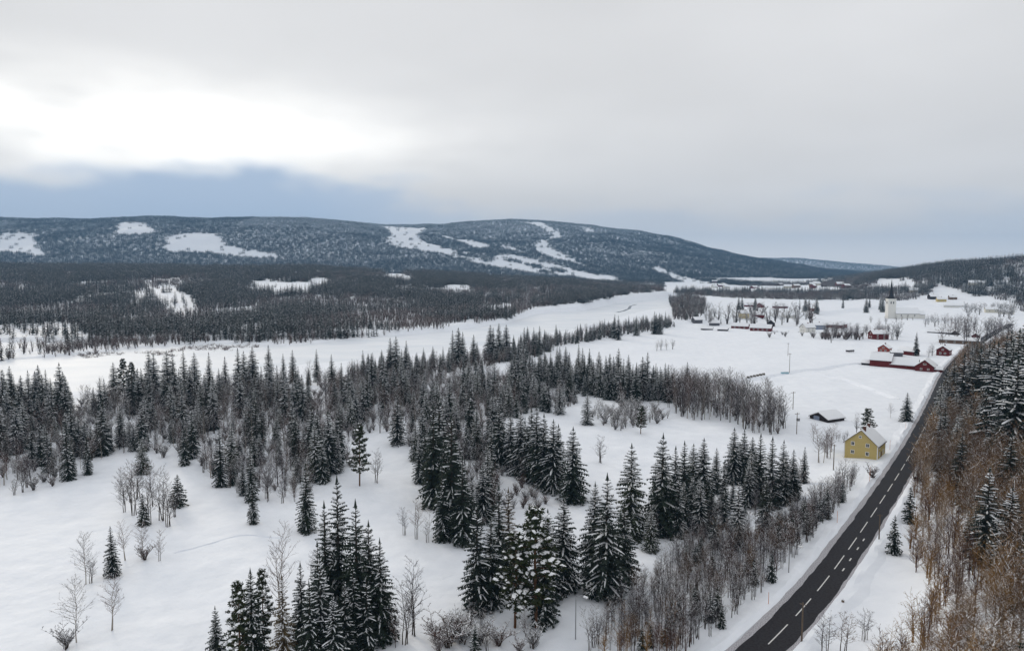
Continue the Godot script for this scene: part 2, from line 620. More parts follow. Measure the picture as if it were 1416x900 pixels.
func pine(kind: String, tall: float, snow: float) -> void:
	var t := Bag.new()
	var c := Bag.new()
	var s := Bag.new()
	t.tube(Vector3(0, -0.6, 0), Vector3(0.2, tall * 0.55, 0.1), 0.22, 0.14, 6)
	t.tube(Vector3(0.2, tall * 0.55, 0.1), Vector3(0.1, tall * 0.96, 0), 0.14, 0.03, 5)
	for i in 64:
		var f := (i + rng.randf()) / 64.0
		var y := tall * lerpf(0.20, 0.97, f)
		var L := tall * (0.20 * pow(1.0 - f, 0.7) * (0.55 + 0.45 * smoothstep(0.0, 0.2, f)) + 0.025) * rr(0.6, 1.15)
		var az := i * 2.4 + rr(-0.5, 0.5)
		var d := Vector3(cos(az), rr(-0.15, 0.35), sin(az)).normalized()
		var p := Vector3(0.15, y, 0.05)
		var e := p + d * L
		t.tube(p, e, 0.05, 0.02, 3)
		for q in 3:
			var cc := p.lerp(e, lerpf(0.35, 1.0, (q + rng.randf()) / 3.0)) + Vector3(rr(-0.35, 0.35), rr(-0.2, 0.3), rr(-0.35, 0.35))
			var R := rr(0.45, 0.85)
			for k in 20:
				var dir := Vector3(rr(-1, 1), rr(-0.6, 0.9), rr(-1, 1)).normalized()
				var sd := dir.cross(Vector3(rr(-1, 1), rr(-1, 1), rr(-1, 1))).normalized() * 0.14
				var o := cc + dir * R * 0.2
				c.tri(o + sd, o - sd, cc + dir * R)
			if rng.randf() < snow * (0.3 + 0.4 * q):
				var w := R * rr(0.45, 0.8)
				var top := cc + Vector3(rr(-0.1, 0.1), R * 0.85, rr(-0.1, 0.1))
				for k in 7:
					var a := TAU * k / 7.0
					var b := TAU * (k + 1) / 7.0
					var ra := w * (0.75 + 0.3 * sin(a * 2.0 + i))
					var rb := w * (0.75 + 0.3 * sin(b * 2.0 + i))
					var pa := cc + Vector3(cos(a) * ra, R * 0.5 - 0.15 * sin(a + i), sin(a) * ra)
					var pb := cc + Vector3(cos(b) * rb, R * 0.5 - 0.15 * sin(b + i), sin(b) * rb)
					s.tri(top, pa, pb)
					s.tri(pa, pa - Vector3.UP * 0.12 + d * 0.02, pb)
	add_kind(kind, tall, t, c, s, M.pine_needles, M.pine_bark)

# leafless broadleaf tree: stems, branches, twigs, fine sprays; snow lies along the upper side of the wood
func bare(kind: String, tall: float, stems: int, spread: float, nb: int, nt: int, thick: float, snow: float, cm: Material, tm: Material, low := 0.2) -> void:
	var t := Bag.new()
	var c := Bag.new()
	var s := Bag.new()
	for st in stems:
		var h := tall * (1.0 if st == 0 else rr(0.6, 0.95))
		var lean := Vector3(rr(-1, 1), 0, rr(-1, 1)) * (0.05 if stems == 1 else spread)
		var foot := Vector3.ZERO if stems == 1 else Vector3(rr(-0.4, 0.4), 0, rr(-0.4, 0.4)) * minf(1.0, tall / 6.0)
		var pts := [foot - Vector3.UP * 0.5]
		for k in range(1, 6):
			var f := k / 5.0
			pts.append(foot + Vector3.UP * (h * f) + lean * (h * f * f * 0.6 + h * f * 0.4) + Vector3(rr(-1, 1), 0, rr(-1, 1)) * h * 0.012)
		var r0 := tall * 0.0085 * thick + 0.012
		for k in 5:
			t.tube(pts[k], pts[k + 1], r0 * (1.0 - k * 0.19), r0 * (1.0 - (k + 1) * 0.19) + 0.004, 5 if k < 3 else 3)
		for i in nb:
			var f := low + (0.98 - low) * (i + rng.randf()) / nb
			var q := f * 5.0
			var k := mini(int(q), 4)
			var p: Vector3 = pts[k].lerp(pts[k + 1], q - k)
			var az := i * 2.4 + rr(-0.5, 0.5)
			var up := rr(0.6, 1.3)
			var d := Vector3(cos(az), up, sin(az)).normalized()
			var L := h * (0.30 * pow(1.0 - f, 0.6) + 0.07) * rr(0.65, 1.2)
			var mid := p + d * L * 0.5
			var e := mid + (d + Vector3.UP * 0.25 + Vector3(rr(-1, 1), rr(-0.4, 0.4), rr(-1, 1)) * 0.2).normalized() * L * 0.5
			var rb := (0.018 + L * 0.006) * thick
			c.tube(p, mid, rb, rb * 0.65, 3)
			c.tube(mid, e, rb * 0.65, 0.004, 3)
			if rng.randf() < snow:
				ledge(s, p, mid, rb * 1.4 + 0.02)
				ledge(s, mid, e, rb * 0.9 + 0.02)
			for j in nt:
				var g := 0.2 + 0.8 * (j + rng.randf()) / nt
				var o := p.lerp(mid, g * 2.0) if g < 0.5 else mid.lerp(e, g * 2.0 - 1.0)
				var td := (d + Vector3(rr(-1, 1), rr(-0.35, 0.8), rr(-1, 1)) * 0.95).normalized()
				var l := L * rr(0.22, 0.5) * (1.15 - g * 0.5)
				var te := o + td * l
				sliver(c, o, te, 0.045 * thick)
				if rng.randf() < snow * 0.8:
					ledge(s, o, te, 0.030)
				for m in 4:
					var oo := o.lerp(te, rr(0.3, 0.95))
					var ff := oo + (td + Vector3(rr(-1, 1), rr(-0.5, 0.8), rr(-1, 1)) * 0.9).normalized() * l * rr(0.3, 0.65)
					sliver(c, oo, ff, 0.034 * thick)
					if rng.randf() < snow * 0.4:
						ledge(s, oo, ff, 0.022)
	add_kind(kind, tall, t, c, s, cm, tm)

func sliver(b: Bag, p: Vector3, q: Vector3, w: float) -> void:
	var sd := (q - p).cross(Vector3(rr(-1, 1), rr(-1, 1), rr(-1, 1))).normalized() * w * 0.5
	b.tri(p + sd, p - sd, q)

func ledge(b: Bag, p: Vector3, q: Vector3, w: float) -> void:
	var sd := (q - p).cross(Vector3.UP).normalized() * w
	var l := Vector3.UP * (w * 0.8)
	b.tri(p + sd + l, q + l, p + l * 1.9)
	b.tri(p - sd + l, p + l * 1.9, q + l)

func make_kinds() -> void:
	rng.seed = 77
	var N: Array = M.needles
	for a in [[0.40, 30, 9, 0.52, 0], [0.46, 30, 9, 0.74, 1], [0.34, 30, 8, 0.42, 1], [0.30, 32, 8, 0.34, 0], [0.42, 28, 9, 0.8, 2], [0.36, 30, 8, 0.6, 3], [0.38, 29, 8, 0.25, 0]]:
		spruce("spruce", 20.0, a[0], a[1], a[2], a[3], N[a[4]], 6)
	spruce("snowy_spruce", 18.0, 0.33, 24, 7, 1.0, N[1], 6)
	spruce("rusty_spruce", 18.0, 0.34, 26, 8, 0.8, M.rusty_needles, 6)
	for a in [[0.50, 0.5, 0], [0.44, 0.35, 3]]:
		spruce("young_spruce", 7.0, a[0], 18, 8, a[1], N[a[2]], 4, 0.02)
	for a in [[0.36, 0.6, 0], [0.30, 0.4, 1], [0.42, 0.75, 3]]:
		spruce("far_spruce", 15.0, a[0], 11, 6, a[1], N[a[2]], 2)
	for a in [[0.40, 0.35, 0], [0.36, 0.18, 1]]:
		spruce("hill_spruce", 15.0, a[0], 8, 5, a[1], N[a[2]], 2)
	# pale conifers: frosted on windy heights, haze painted into the colour on far hills
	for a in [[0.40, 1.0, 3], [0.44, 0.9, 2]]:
		spruce("rime_haze_spruce", 15.0, a[0], 9, 6, a[1], M.rime_haze_needles, 2)
	pine("pine", 18.0, 0.75)
	pine("pine", 18.0, 0.45)
	var T: Array = M.twigs
	bare("birch", 13.0, 1, 0.1, 34, 7, 0.9, 0.12, T[0], M.birch_bark, 0.22)
	bare("birch", 13.0, 1, 0.1, 32, 7, 0.9, 0.2, T[2], M.birch_bark, 0.28)
	bare("birch", 13.0, 2, 0.12, 22, 6, 0.9, 0.12, T[1], M.birch_bark, 0.3)
	bare("alder", 9.0, 3, 0.16, 15, 6, 0.9, 0.25, T[4], M.bark, 0.2)
	bare("alder", 9.0, 4, 0.20, 13, 6, 0.9, 0.15, T[0], M.bark, 0.25)
	bare("alder", 9.0, 2, 0.10, 20, 6, 0.9, 0.3, T[1], M.bark, 0.25)
	bare("sapling", 7.0, 4, 0.12, 12, 5, 0.7, 0.15, T[4], M.bark, 0.3)
	bare("sapling", 7.0, 3, 0.14, 13, 5, 0.7, 0.2, T[0], M.bark, 0.3)
	bare("sapling", 7.0, 3, 0.10, 13, 5, 0.7, 0.12, T[3], M.bark, 0.3)
	bare("slope_birch", 13.0, 2, 0.14, 30, 8, 1.05, 0.18, M.tan_twigs, M.birch_bark, 0.18)
	bare("slope_birch", 13.0, 1, 0.1, 44, 8, 1.05, 0.14, T[3], M.birch_bark, 0.18)
	bare("slope_birch", 13.0, 2, 0.12, 30, 8, 1.05, 0.28, M.gold_twigs, M.birch_bark, 0.2)
	bare("gold_sapling", 7.0, 4, 0.10, 14, 5, 0.9, 0.04, M.gold_twigs, M.gold_twigs, 0.15)
	bare("gold_sapling", 7.0, 3, 0.10, 14, 5, 0.9, 0.04, T[1], T[1], 0.15)
	bare("bush", 3.4, 13, 0.75, 9, 5, 1.3, 0.75, T[0], M.bark, 0.1)
	bare("bush", 3.4, 14, 0.85, 8, 5, 1.3, 0.9, T[4], M.bark, 0.1)
	bare("bush", 3.4, 11, 0.65, 10, 5, 1.3, 0.6, T[1], M.bark, 0.1)
	bare("brown_bush", 3.4, 12, 0.6, 9, 5, 1.3, 0.15, T[1], M.bark, 0.1)
	bare("far_bare", 9.0, 3, 0.28, 9, 3, 2.3, 0.4, T[0], M.bark, 0.08)
	bare("far_bare", 9.0, 3, 0.32, 8, 3, 2.3, 0.8, T[2], M.bark, 0.08)
	bare("far_bare", 9.0, 3, 0.25, 9, 3, 2.3, 0.25, T[1], M.bark, 0.08)
	for k in 4: clump("spruce_clump", "far_spruce", 5, 6.0)
	for k in 4: clump("hill_clump", "hill_spruce", 9, 9.0)
	for k in 4: clump("rime_haze_clump", "rime_haze_spruce", 7, 9.0)
	for k in 5: clump("bare_clump", "far_bare", 5, 5.5)
	bare("frosted_tree", 8.0, 3, 0.2, 14, 6, 1.4, 1.0, T[2], M.bark, 0.15)

# several small far trees in one patch, for woods where the single tree is a few pixels
func clump(kind: String, of: String, count: int, radius: float) -> void:
	var t := Bag.new()
	var c := Bag.new()
	var s := Bag.new()
	var src: Array = kinds[of]
	var pick: Dictionary = src[rng.randi() % src.size()]
	for i in count:
		var r := radius * sqrt((i + 0.5) / count)
		var a := i * 2.4 + rr(-0.4, 0.4)
		var k := rr(0.65, 1.15)
		var X := Transform3D(Basis(Vector3.UP, rr(0, TAU)).scaled(Vector3(k * 1.1, k, k * 1.1)), Vector3(cos(a) * r, rr(-0.6, 0.0), sin(a) * r))
		for q in [[pick.trunk, t], [pick.crown, c], [pick.snow, s]]:
			if q[0] == null: continue
			var v: PackedVector3Array = q[0].surface_get_arrays(0)[Mesh.ARRAY_VERTEX]
			for j in range(0, v.size(), 3):
				q[1].tri(X * v[j], X * v[j + 1], X * v[j + 2])
	add_kind(kind, pick.h, t, c, s, pick.cm, pick.tm)

# every tree that is to stand: {k kind, i variant, p place, h height, w width factor, r turn, label, group}
var trees := []
var spots := {}

func crowded(p: Vector2, r: float) -> bool:
	var cx := int(floor(p.x / 8.0))
	var cz := int(floor(p.y / 8.0))
	for a in range(-1, 2):
		for b in range(-1, 2):
			for q in spots.get(Vector2i(cx + a, cz + b), []):
				if q.distance_squared_to(p) < r * r:
					return true
	return false

func plant(kind: String, x: float, z: float, h: float, label: String, group: String, w := 1.0, free := 0.0) -> void:
	var p := Vector2(x, z)
	if free > 0.0 and crowded(p, free):
		return
	var key := Vector2i(int(floor(x / 8.0)), int(floor(z / 8.0)))
	if not spots.has(key): spots[key] = []
	spots[key].append(p)
	trees.append({"k": kind, "i": rng.randi() % kinds[kind].size(), "p": Vector3(x, ground(x, z) - 0.05, z), "h": h, "w": w, "r": rr(0, TAU), "label": label, "group": group})

# a tree whose foot and top were read off the photograph
func plant_px(kind: String, u: float, v: float, top: float, label: String, group: String, w := 1.0) -> void:
	var p := hit_down(u, v)
	var d := ray(u, top)
	var t := p.z / d.z
	plant(kind, p.x, p.z, clampf(CAM_H + d.y * t - p.y, 1.0, 30.0), label, group, w)

func zone(poly: PackedVector2Array, step: float, mix: Array, sd: int, clump := 0.0, keep: Array = []) -> void:
	# mix: [share, kind, lowest, highest, label, group]
	rng.seed = sd
	var lo := poly[0]
	var hi := poly[0]
	for q in poly:
		lo = lo.min(q)
		hi = hi.max(q)
	var x := lo.x
	while x < hi.x:
		var z := lo.y
		while z < hi.y:
			var p := Vector2(x + rr(-0.5, 0.5) * step, z + rr(-0.5, 0.5) * step)
			var a := rng.randf()
			var b := rng.randf()
			z += step
			if not Geometry2D.is_point_in_polygon(p, poly):
				continue
			if keep.any(func(k): return Geometry2D.is_point_in_polygon(p, k)):
				continue
			if clump > 0.0 and patch.get_noise_2d(p.x * 2.0 + sd, p.y * 2.0) < clump - 1.0:
				continue
			a = clampf(a + patch.get_noise_2d(p.x * 3.0 + 77.0, p.y * 3.0) * 0.55, 0.0, 0.999)
			for m in mix:
				if a < m[0]:
					plant(m[1], p.x, p.y, lerpf(m[2], m[3], b), m[4], m[5], 1.0, step * 0.55)
					break
				a -= m[0]
		x += step

func plant_woods() -> void:
	rng.seed = 4
	var G1 := "spruces of the clump at the corner of the meadow"
	var L1 := "tall dark snow-streaked spruce in the tight clump at the meadow corner"
	for a in [[418, 905, 775], [442, 905, 745], [452, 880, 690], [470, 872, 655], [495, 893, 688], [512, 882, 717], [527, 888, 742], [490, 902, 780], [445, 922, 760], [478, 915, 800], [508, 905, 790], [430, 935, 800], [462, 935, 820]]:
		plant_px("spruce", a[0], a[1], a[2], L1, G1)
	plant_px("spruce", 300, 928, 836, "small pointed spruce standing out from the edge of the meadow-corner clump", "")
	plant_px("spruce", 350, 925, 783, "green-grey spruce rising behind the small pointed one at the clump's edge", "")
	plant_px("pine", 333, 932, 802, "thin olive pine between the two pointed spruces at the clump's edge", "", 0.9)
	plant_px("rusty_spruce", 393, 932, 792, "rust-brown snow-dusted spruce at the edge of the dark clump", "")
	plant_px("pine", 366, 905, 785, "snow-whitened pine peeking over the rust-brown spruce", "", 0.8)
	plant_px("birch", 387, 860, 730, "slender bare birch rising alone behind the meadow-corner clump", "", 0.9)
	plant_px("spruce", 424, 735, 640, "single cone-shaped spruce standing apart at the wood's edge", "", 1.25)
	plant_px("spruce", 350, 724, 672, "short spruce on the snow in front of the riverside wood", "")
	plant_px("spruce", 155, 797, 726, "lone spruce among bare birches on the open meadow", "", 1.1)
	plant_px("young_spruce", 198, 726, 682, "young spruce crowded by bare trunks in the meadow copse", "")
	plant_px("young_spruce", 246, 700, 655, "bent bushy young spruce at the end of the meadow copse", "", 1.3)
	plant_px("spruce", 197, 655, 606, "snow-capped spruce above the meadow copse", "", 1.3)
	plant_px("spruce", 94, 664, 583, "dark slim spruce of the pair at the wood's edge by the meadow, the taller", "")
	plant_px("spruce", 121, 656, 597, "dark slim spruce of the pair at the wood's edge by the meadow, the shorter", "")
	plant_px("spruce", 550, 614, 548, "cone-shaped spruce standing free at the head of the snowy lane", "", 1.4)
	plant_px("spruce", 455, 654, 566, "broad snow-feathered spruce beside the lane's bend", "", 1.2)
	var G2 := "spruces of the tall clump between the two lanes"
	var L2 := "tall spruce in the dark clump standing between the two snowy lanes"
	for a in [[600, 700, 555], [612, 748, 640], [640, 752, 628], [625, 738, 570], [597, 692, 600], [580, 668, 598], [608, 668, 545], [630, 700, 590], [645, 725, 660]]:
		plant_px("spruce", a[0], a[1], a[2], L2, G2)
	var G3 := "spruces of the clump by the lamp post track"
	var L3 := "tall spruce in the front clump beside the pole track"
	for a in [[660, 845, 690], [679, 838, 712], [757, 828, 702], [779, 815, 685], [690, 815, 668]]:
		plant_px("spruce", a[0], a[1], a[2], L3, G3, 1.1)
	plant_px("rusty_spruce", 703, 805, 672, "brownish slim spruce at the back of the front clump", "")
	plant_px("pine", 712, 868, 735, "crooked pine carrying heavy snow lumps in the front clump", "", 1.25)
	plant_px("pine", 742, 868, 700, "big dark pine with snow lumps in the front clump", "", 1.3)
	plant_px("spruce", 752, 862, 750, "broad spruce skirted in snow under the big pine", "", 1.3)
	plant_px("young_spruce", 657, 905, 862, "little spruce standing before the snow-bent bushes", "")
	plant_px("spruce", 838, 825, 652, "largest spruce of the row by the track, broad and streaked with snow", "", 1.25)
	plant_px("spruce", 862, 805, 690, "spruce leaning close behind the largest spruce of the row", "", 1.2)
	plant_px("spruce", 822, 795, 664, "slim spruce behind the shoulder of the largest spruce of the row", "")
	var G4 := "spruces of the row above the alder thicket"
	var L4 := "spruce in the long dark row above the roadside alder thicket"
	for a in [[872, 742, 611], [915, 738, 597], [933, 712, 615], [945, 708, 608], [972, 695, 604], [958, 690, 612], [990, 682, 618], [905, 725, 650], [1014, 668, 590], [1028, 668, 592], [1050, 692, 598], [1066, 702, 602], [1082, 692, 607], [1096, 692, 620], [1058, 735, 658], [1040, 655, 603], [900, 762, 698], [1035, 700, 640]]:
		plant_px("spruce", a[0], a[1], a[2], L4, G4, 1.15)
	plant_px("snowy_spruce", 1020, 755, 660, "slim spruce with thick white snow on every branch, standing before the dark row", "", 1.1)
	plant_px("young_spruce", 988, 758, 712, "small dark spruce in the alder thicket below the row", "")
	plant_px("spruce", 1112, 668, 617, "spruce at the end of the row near the yellow house", "", 1.2)
	var G5 := "spruces of the block beside the small glade"
	var L5 := "spruce in the straight dark block beside the small snowy glade"
	for a in [[765, 678, 578], [752, 672, 570], [735, 662, 563], [720, 657, 566], [742, 668, 560], [706, 648, 570], [690, 645, 560], [772, 668, 585], [726, 650, 575]]:
		plant_px("spruce", a[0], a[1], a[2], L5, G5, 1.1)
	plant_px("spruce", 792, 694, 588, "broad spruce at the glade end of the straight dark block", "", 1.3)
	plant_px("spruce", 675, 692, 612, "slim spruce before the straight dark block", "")
	plant_px("spruce", 668, 722, 640, "spruce at the lower end of the straight dark block", "")
	plant_px("snowy_spruce", 812, 587, 541, "snow-dusted round spruce standing free in the white opening", "", 1.6)
	plant_px("snowy_spruce", 774, 572, 527, "snow-dusted spruce at the edge of the white opening", "", 1.6)
	plant_px("snowy_spruce", 738, 562, 512, "snow-dusted spruce in the wood above the white opening", "", 1.5)
	plant_px("pine", 886, 600, 560, "small snowy pine among the frosted bushes", "", 1.2)
	var G6 := "spruces of the belt along the open field"
	var L6 := "spruce in the dark belt along the edge of the open field"
	for a in [[855, 545, 480], [895, 550, 486], [870, 552, 500], [838, 545, 495], [800, 528, 475], [815, 533, 481], [828, 543, 485], [770, 525, 485], [786, 530, 490], [848, 550, 492], [862, 555, 495], [888, 552, 492], [755, 522, 490], [808, 540, 490], [880, 548, 500], [843, 548, 488]]:
		plant_px("spruce", a[0], a[1], a[2], L6, G6)
	plant_px("spruce", 950, 545, 500, "spruce standing above the bare birches of the field belt", "", 1.2)
	plant_px("spruce", 915, 548, 510, "spruce next to the birches at the end of the dark field belt", "", 1.1)
	var G7 := "spruces on the river bank"
	var L7 := "spruce in the small stand on the snowy river bank"
	for a in [[626, 505, 456], [634, 506, 452], [640, 505, 458], [678, 498, 448], [690, 495, 446], [700, 494, 448], [682, 500, 452], [725, 492, 452], [738, 490, 452], [746, 490, 450], [540, 520, 466], [548, 520, 464], [850, 468, 434], [855, 470, 436], [905, 462, 430], [912, 462, 432], [880, 464, 436], [562, 518, 470], [655, 505, 462], [438, 528, 482], [372, 532, 476], [405, 530, 483], [392, 532, 488]]:
		plant_px("spruce", a[0], a[1], a[2], L7, G7, 1.15)
	var G8 := "spruces along the near river bank"
	var L8 := "tall spruce at the far edge of the riverside wood, dark against the white river"
	for a in [[15, 560, 505], [50, 568, 512], [85, 582, 500], [92, 575, 520], [60, 575, 518], [5, 580, 510], [30, 565, 518], [158, 556, 500], [207, 552, 484], [214, 556, 488], [232, 552, 483], [240, 552, 487], [255, 548, 482], [270, 550, 486], [290, 548, 486], [312, 546, 492], [330, 545, 480], [338, 546, 484], [350, 545, 478], [145, 570, 523], [130, 575, 535]]:
		plant_px("spruce", a[0], a[1], a[2], L8, G8, 1.1)
	plant_px("pine", 172, 556, 495, "thin-crowned pine rising above the riverside wood, the taller of two", "")
	plant_px("pine", 183, 556, 500, "thin-crowned pine rising above the riverside wood, the shorter of two", "")
	plant_px("spruce", 1254, 583, 542, "single full spruce on open snow beside the road bend", "", 1.5)
	plant_px("pine", 1200, 612, 564, "dense dark conifer directly behind the yellow house", "", 1.4)
	plant_px("young_spruce", 1258, 723, 672, "young spruce on the roadside snow slope, the farther of two from the short lane marks", "", 1.1)
	plant_px("young_spruce", 1236, 766, 711, "young spruce on the roadside snow slope beside the grey pole", "", 1.05)
	plant_px("spruce", 1267, 492, 458, "narrow dark columnar conifer in a snowy village garden", "", 0.8)
	# bare trees standing out on the meadow
	for a in [["birch", 118, 808, 738, "wide bare birch leaning beside the lone meadow spruce"], ["birch", 105, 888, 800, "thin upright bare birch alone on the open meadow"], ["birch", 155, 872, 795, "fan-shaped bare birch standing alone on the open meadow"], ["bush", 90, 898, 862, "bare twiggy bush at the foot of the thin meadow birch"], ["alder", 125, 806, 765, "bare multi-stem shrub by the leaning birch and the meadow spruce"], ["birch", 172, 775, 722, "thin bare birch just behind the lone meadow spruce"], ["birch", 196, 770, 718, "bare birch above a low bush on the meadow"], ["bush", 200, 774, 748, "low frosted bush between meadow birches"], ["alder", 220, 776, 735, "bare multi-stem tree at the end of the meadow copse"]]:
		plant_px(a[0], a[1], a[2], a[3], a[4], "", 1.1)
	for a in [[172, 708, 650], [185, 712, 640], [205, 725, 660], [222, 720, 645], [232, 728, 665], [212, 700, 640], [190, 690, 630], [178, 695, 640], [240, 715, 670], [165, 690, 648]]:
		plant_px("alder", a[0], a[1], a[2], "bare dark-stemmed tree in the copse reaching into the meadow", "bare trees of the meadow copse")
	for a in [[430, 800, 760], [575, 745, 690], [590, 750, 705], [560, 740, 700]]:
		plant_px("sapling", a[0], a[1], a[2], "thin bare sapling leaning on the edge of a snowy lane", "saplings at the lanes")
	plant_px("alder", 520, 668, 620, "thin bare tree on the lane's edge by the olive pine", "")
	plant_px("pine", 497, 672, 585, "tall olive pine with a bare lower trunk beside the snowy lane", "")
	for a in [[640, 890, 858], [620, 895, 852], [605, 885, 850], [665, 890, 855], [632, 872, 842], [690, 892, 860]]:
		plant_px("bush", a[0], a[1], a[2], "snow-bent frosted bush at the foot of the front clump", "snow-bent bushes of the front clump", 1.5)
	for a in [[560, 890, 800], [572, 878, 770], [548, 895, 840]]:
		plant_px("alder", a[0], a[1], a[2], "frosted bare tree beside the dark clump on the lane", "frosted trees by the lane")
	plant_px("alder", 830, 640, 602, "round bare shrub alone in the white opening", "", 1.4)
	plant_px("alder", 868, 745, 700, "bare tree at the foot of the spruce row", "")
	for a in [[1195, 885, 840], [1140, 905, 850], [1165, 905, 845]]:
		plant_px("sapling", a[0], a[1], a[2], "brown bare sapling on the roadside snow slope", "saplings on the roadside slope", 1.5)
	for a in [[908, 485, 470], [914, 484, 468], [922, 484, 469], [930, 483, 468]]:
		plant_px("alder", a[0], a[1], a[2], "small bare tree in the tuft out on the white field", "bare trees out on the field", 1.2)
	for a in [[1125, 610, 585], [1132, 640, 588], [1140, 640, 592], [1150, 625, 585], [1143, 632, 600]]:
		plant_px("birch", a[0], a[1], a[2], "bare birch beside the yellow house", "birches beside the yellow house", 1.2)
	plant_px("gold_sapling", 1146, 634, 592, "reddish bare tree beside the yellow house", "", 1.1)
	for a in [[1160, 610, 595], [1168, 612, 596], [1158, 608, 594], [1172, 606, 595]]:
		plant_px("alder", a[0], a[1], a[2], "round bare apple tree behind the yellow house", "garden trees by the yellow house", 1.3)
	plant_px("alder", 1185, 600, 570, "bare tree touching the dark conifer behind the yellow house", "")
	plant_px("birch", 1232, 578, 558, "small pale bare tree on the field by the single full spruce", "", 1.2)
	plant_px("bush", 1206, 662, 640, "low bare bush by the yellow house's road corner", "")

	# woods: zones drawn on the ground
	var keep := [
		poly_px([[500, 600], [530, 600], [545, 622], [560, 660], [580, 690], [600, 752], [645, 760], [640, 800], [600, 910], [552, 910], [552, 800], [540, 740], [510, 700], [512, 660], [500, 630]]),
		poly_px([[560, 600], [580, 600], [590, 612], [570, 612]]),
	]
	var S := "spruce in the riverside wood"
	var SG := "spruces of the riverside wood"
	var B := "bare dark tree in the riverside wood"
	var BG := "bare trees of the riverside wood"
	var U := "frosted bush in the riverside wood"
	var UG := "bushes of the riverside wood"
	zone(poly_px([[-80, 590], [0, 562], [100, 560], [190, 556], [300, 545], [420, 533], [560, 524], [700, 524], [740, 535], [730, 560], [690, 585], [640, 605], [545, 608], [500, 596], [490, 640], [440, 680], [400, 700], [330, 690], [275, 655], [215, 630], [150, 628], [110, 660], [60, 680], [-80, 705]]), 3.5,
		[[0.13, "spruce", 8.0, 19.0, S, SG], [0.03, "snowy_spruce", 8.0, 15.0, S, SG], [0.36, "alder", 6.0, 11.0, B, BG], [0.14, "birch", 8.0, 13.0, B, BG], [0.10, "frosted_tree", 5.0, 8.5, "frosted tree in the riverside wood", "frosted trees of the riverside wood"], [0.24, "bush", 2.5, 5.0, U, UG]], 101, 0.5, keep)
	zone(poly_px([[560, 610], [640, 606], [690, 600], [700, 640], [760, 668], [750, 685], [700, 655], [690, 715], [650, 750], [610, 700], [580, 650]]), 3.6,
		[[0.28, "spruce", 12.0, 19.0, "spruce in the wood between the two snowy lanes", "spruces between the lanes"], [0.52, "alder", 7.0, 12.0, "bare tree in the wood between the two snowy lanes", "bare trees between the lanes"], [0.2, "bush", 2.5, 4.0, "frosted bush in the wood between the two snowy lanes", "bushes between the lanes"]], 102)
	zone(poly_px([[690, 560], [740, 545], [780, 548], [800, 560], [760, 572], [720, 575], [690, 595]]), 3.4,
		[[0.3, "spruce", 9.0, 16.0, "spruce in the wood above the white opening", "spruces above the opening"], [0.5, "alder", 6.0, 10.0, "bare tree in the wood above the white opening", "bare trees above the opening"], [0.2, "bush", 2.5, 4.0, "frosted bush in the wood above the white opening", "bushes above the opening"]], 103)
	zone(poly_px([[700, 522], [760, 516], [840, 535], [930, 540], [930, 556], [860, 560], [800, 545], [740, 540]]), 3.8,
		[[0.55, "spruce", 10.0, 18.0, L6, G6], [0.35, "alder", 7.0, 11.0, "bare tree in the dark belt along the open field", "bare trees of the field belt"], [0.1, "bush", 2.5, 4.0, "frosted bush in the dark belt along the open field", "bushes of the field belt"]], 104)
	zone(poly_px([[920, 545], [960, 545], [1020, 556], [1070, 572], [1088, 592], [1075, 606], [1040, 598], [1000, 582], [950, 580], [925, 570]]), 2.9,
		[[0.55, "alder", 9.0, 14.0, "bare brown tree in the field's birch belt", "bare trees at the field's edge"], [0.35, "birch", 11.0, 16.0, "bare brown tree in the field's birch belt", "bare trees at the field's edge"], [0.1, "bush", 2.5, 4.0, "frosted bush at the foot of the birch belt", "bushes of the birch belt"]], 105)
	zone(poly_px([[815, 575], [860, 565], [930, 572], [925, 582], [890, 592], [850, 600], [838, 592]]), 3.3,
		[[0.55, "bush", 2.0, 5.5, "frosted grey bush along the white opening", "frosted bushes of the opening"], [0.45, "frosted_tree", 4.0, 8.5, "frosted grey tree along the white opening", "frosted trees of the opening"]], 106)
	zone(poly_px([[690, 690], [720, 670], [760, 700], [740, 715], [700, 712]]), 3.6,
		[[0.6, "brown_bush", 2.5, 4.5, "brown bush in the small glade", "bushes of the small glade"], [0.4, "bush", 2.5, 4.0, "brown bush in the small glade", "bushes of the small glade"]], 107)
	zone(poly_px([[810, 905], [835, 862], [905, 800], [960, 752], [1010, 735], [1060, 740], [1120, 705], [1160, 672], [1185, 660], [1178, 682], [1130, 740], [1070, 805], [1010, 865], [965, 905]]), 1.7,
		[[0.62, "sapling", 3.5, 7.5, "thin dark alder in the roadside thicket", "alders of the roadside thicket"], [0.28, "alder", 4.5, 8.0, "thin dark alder in the roadside thicket", "alders of the roadside thicket"], [0.06, "gold_sapling", 4.0, 7.0, "orange-brown leafless shrub in the roadside thicket", "orange-brown shrubs of the thicket"], [0.04, "young_spruce", 3.0, 6.0, "small spruce hidden in the roadside thicket", "small spruces of the thicket"]], 108, 0.4)
	zone(poly_px([[835, 910], [850, 880], [930, 870], [960, 890], [940, 912]]), 1.6,
		[[1.0, "gold_sapling", 3.5, 6.5, "orange-brown leafless shrub at the thick end of the roadside thicket", "orange-brown shrubs of the thicket"]], 109)
	zone(poly_px([[590, 905], [640, 870], [700, 880], [770, 875], [740, 905]]), 3.0,
		[[0.6, "bush", 3.0, 5.0, "snow-bent frosted bush at the foot of the front clump", "snow-bent bushes of the front clump"], [0.4, "alder", 5.0, 8.0, "frosted bare tree at the foot of the front clump", "frosted trees of the front clump"]], 110, 0.8)
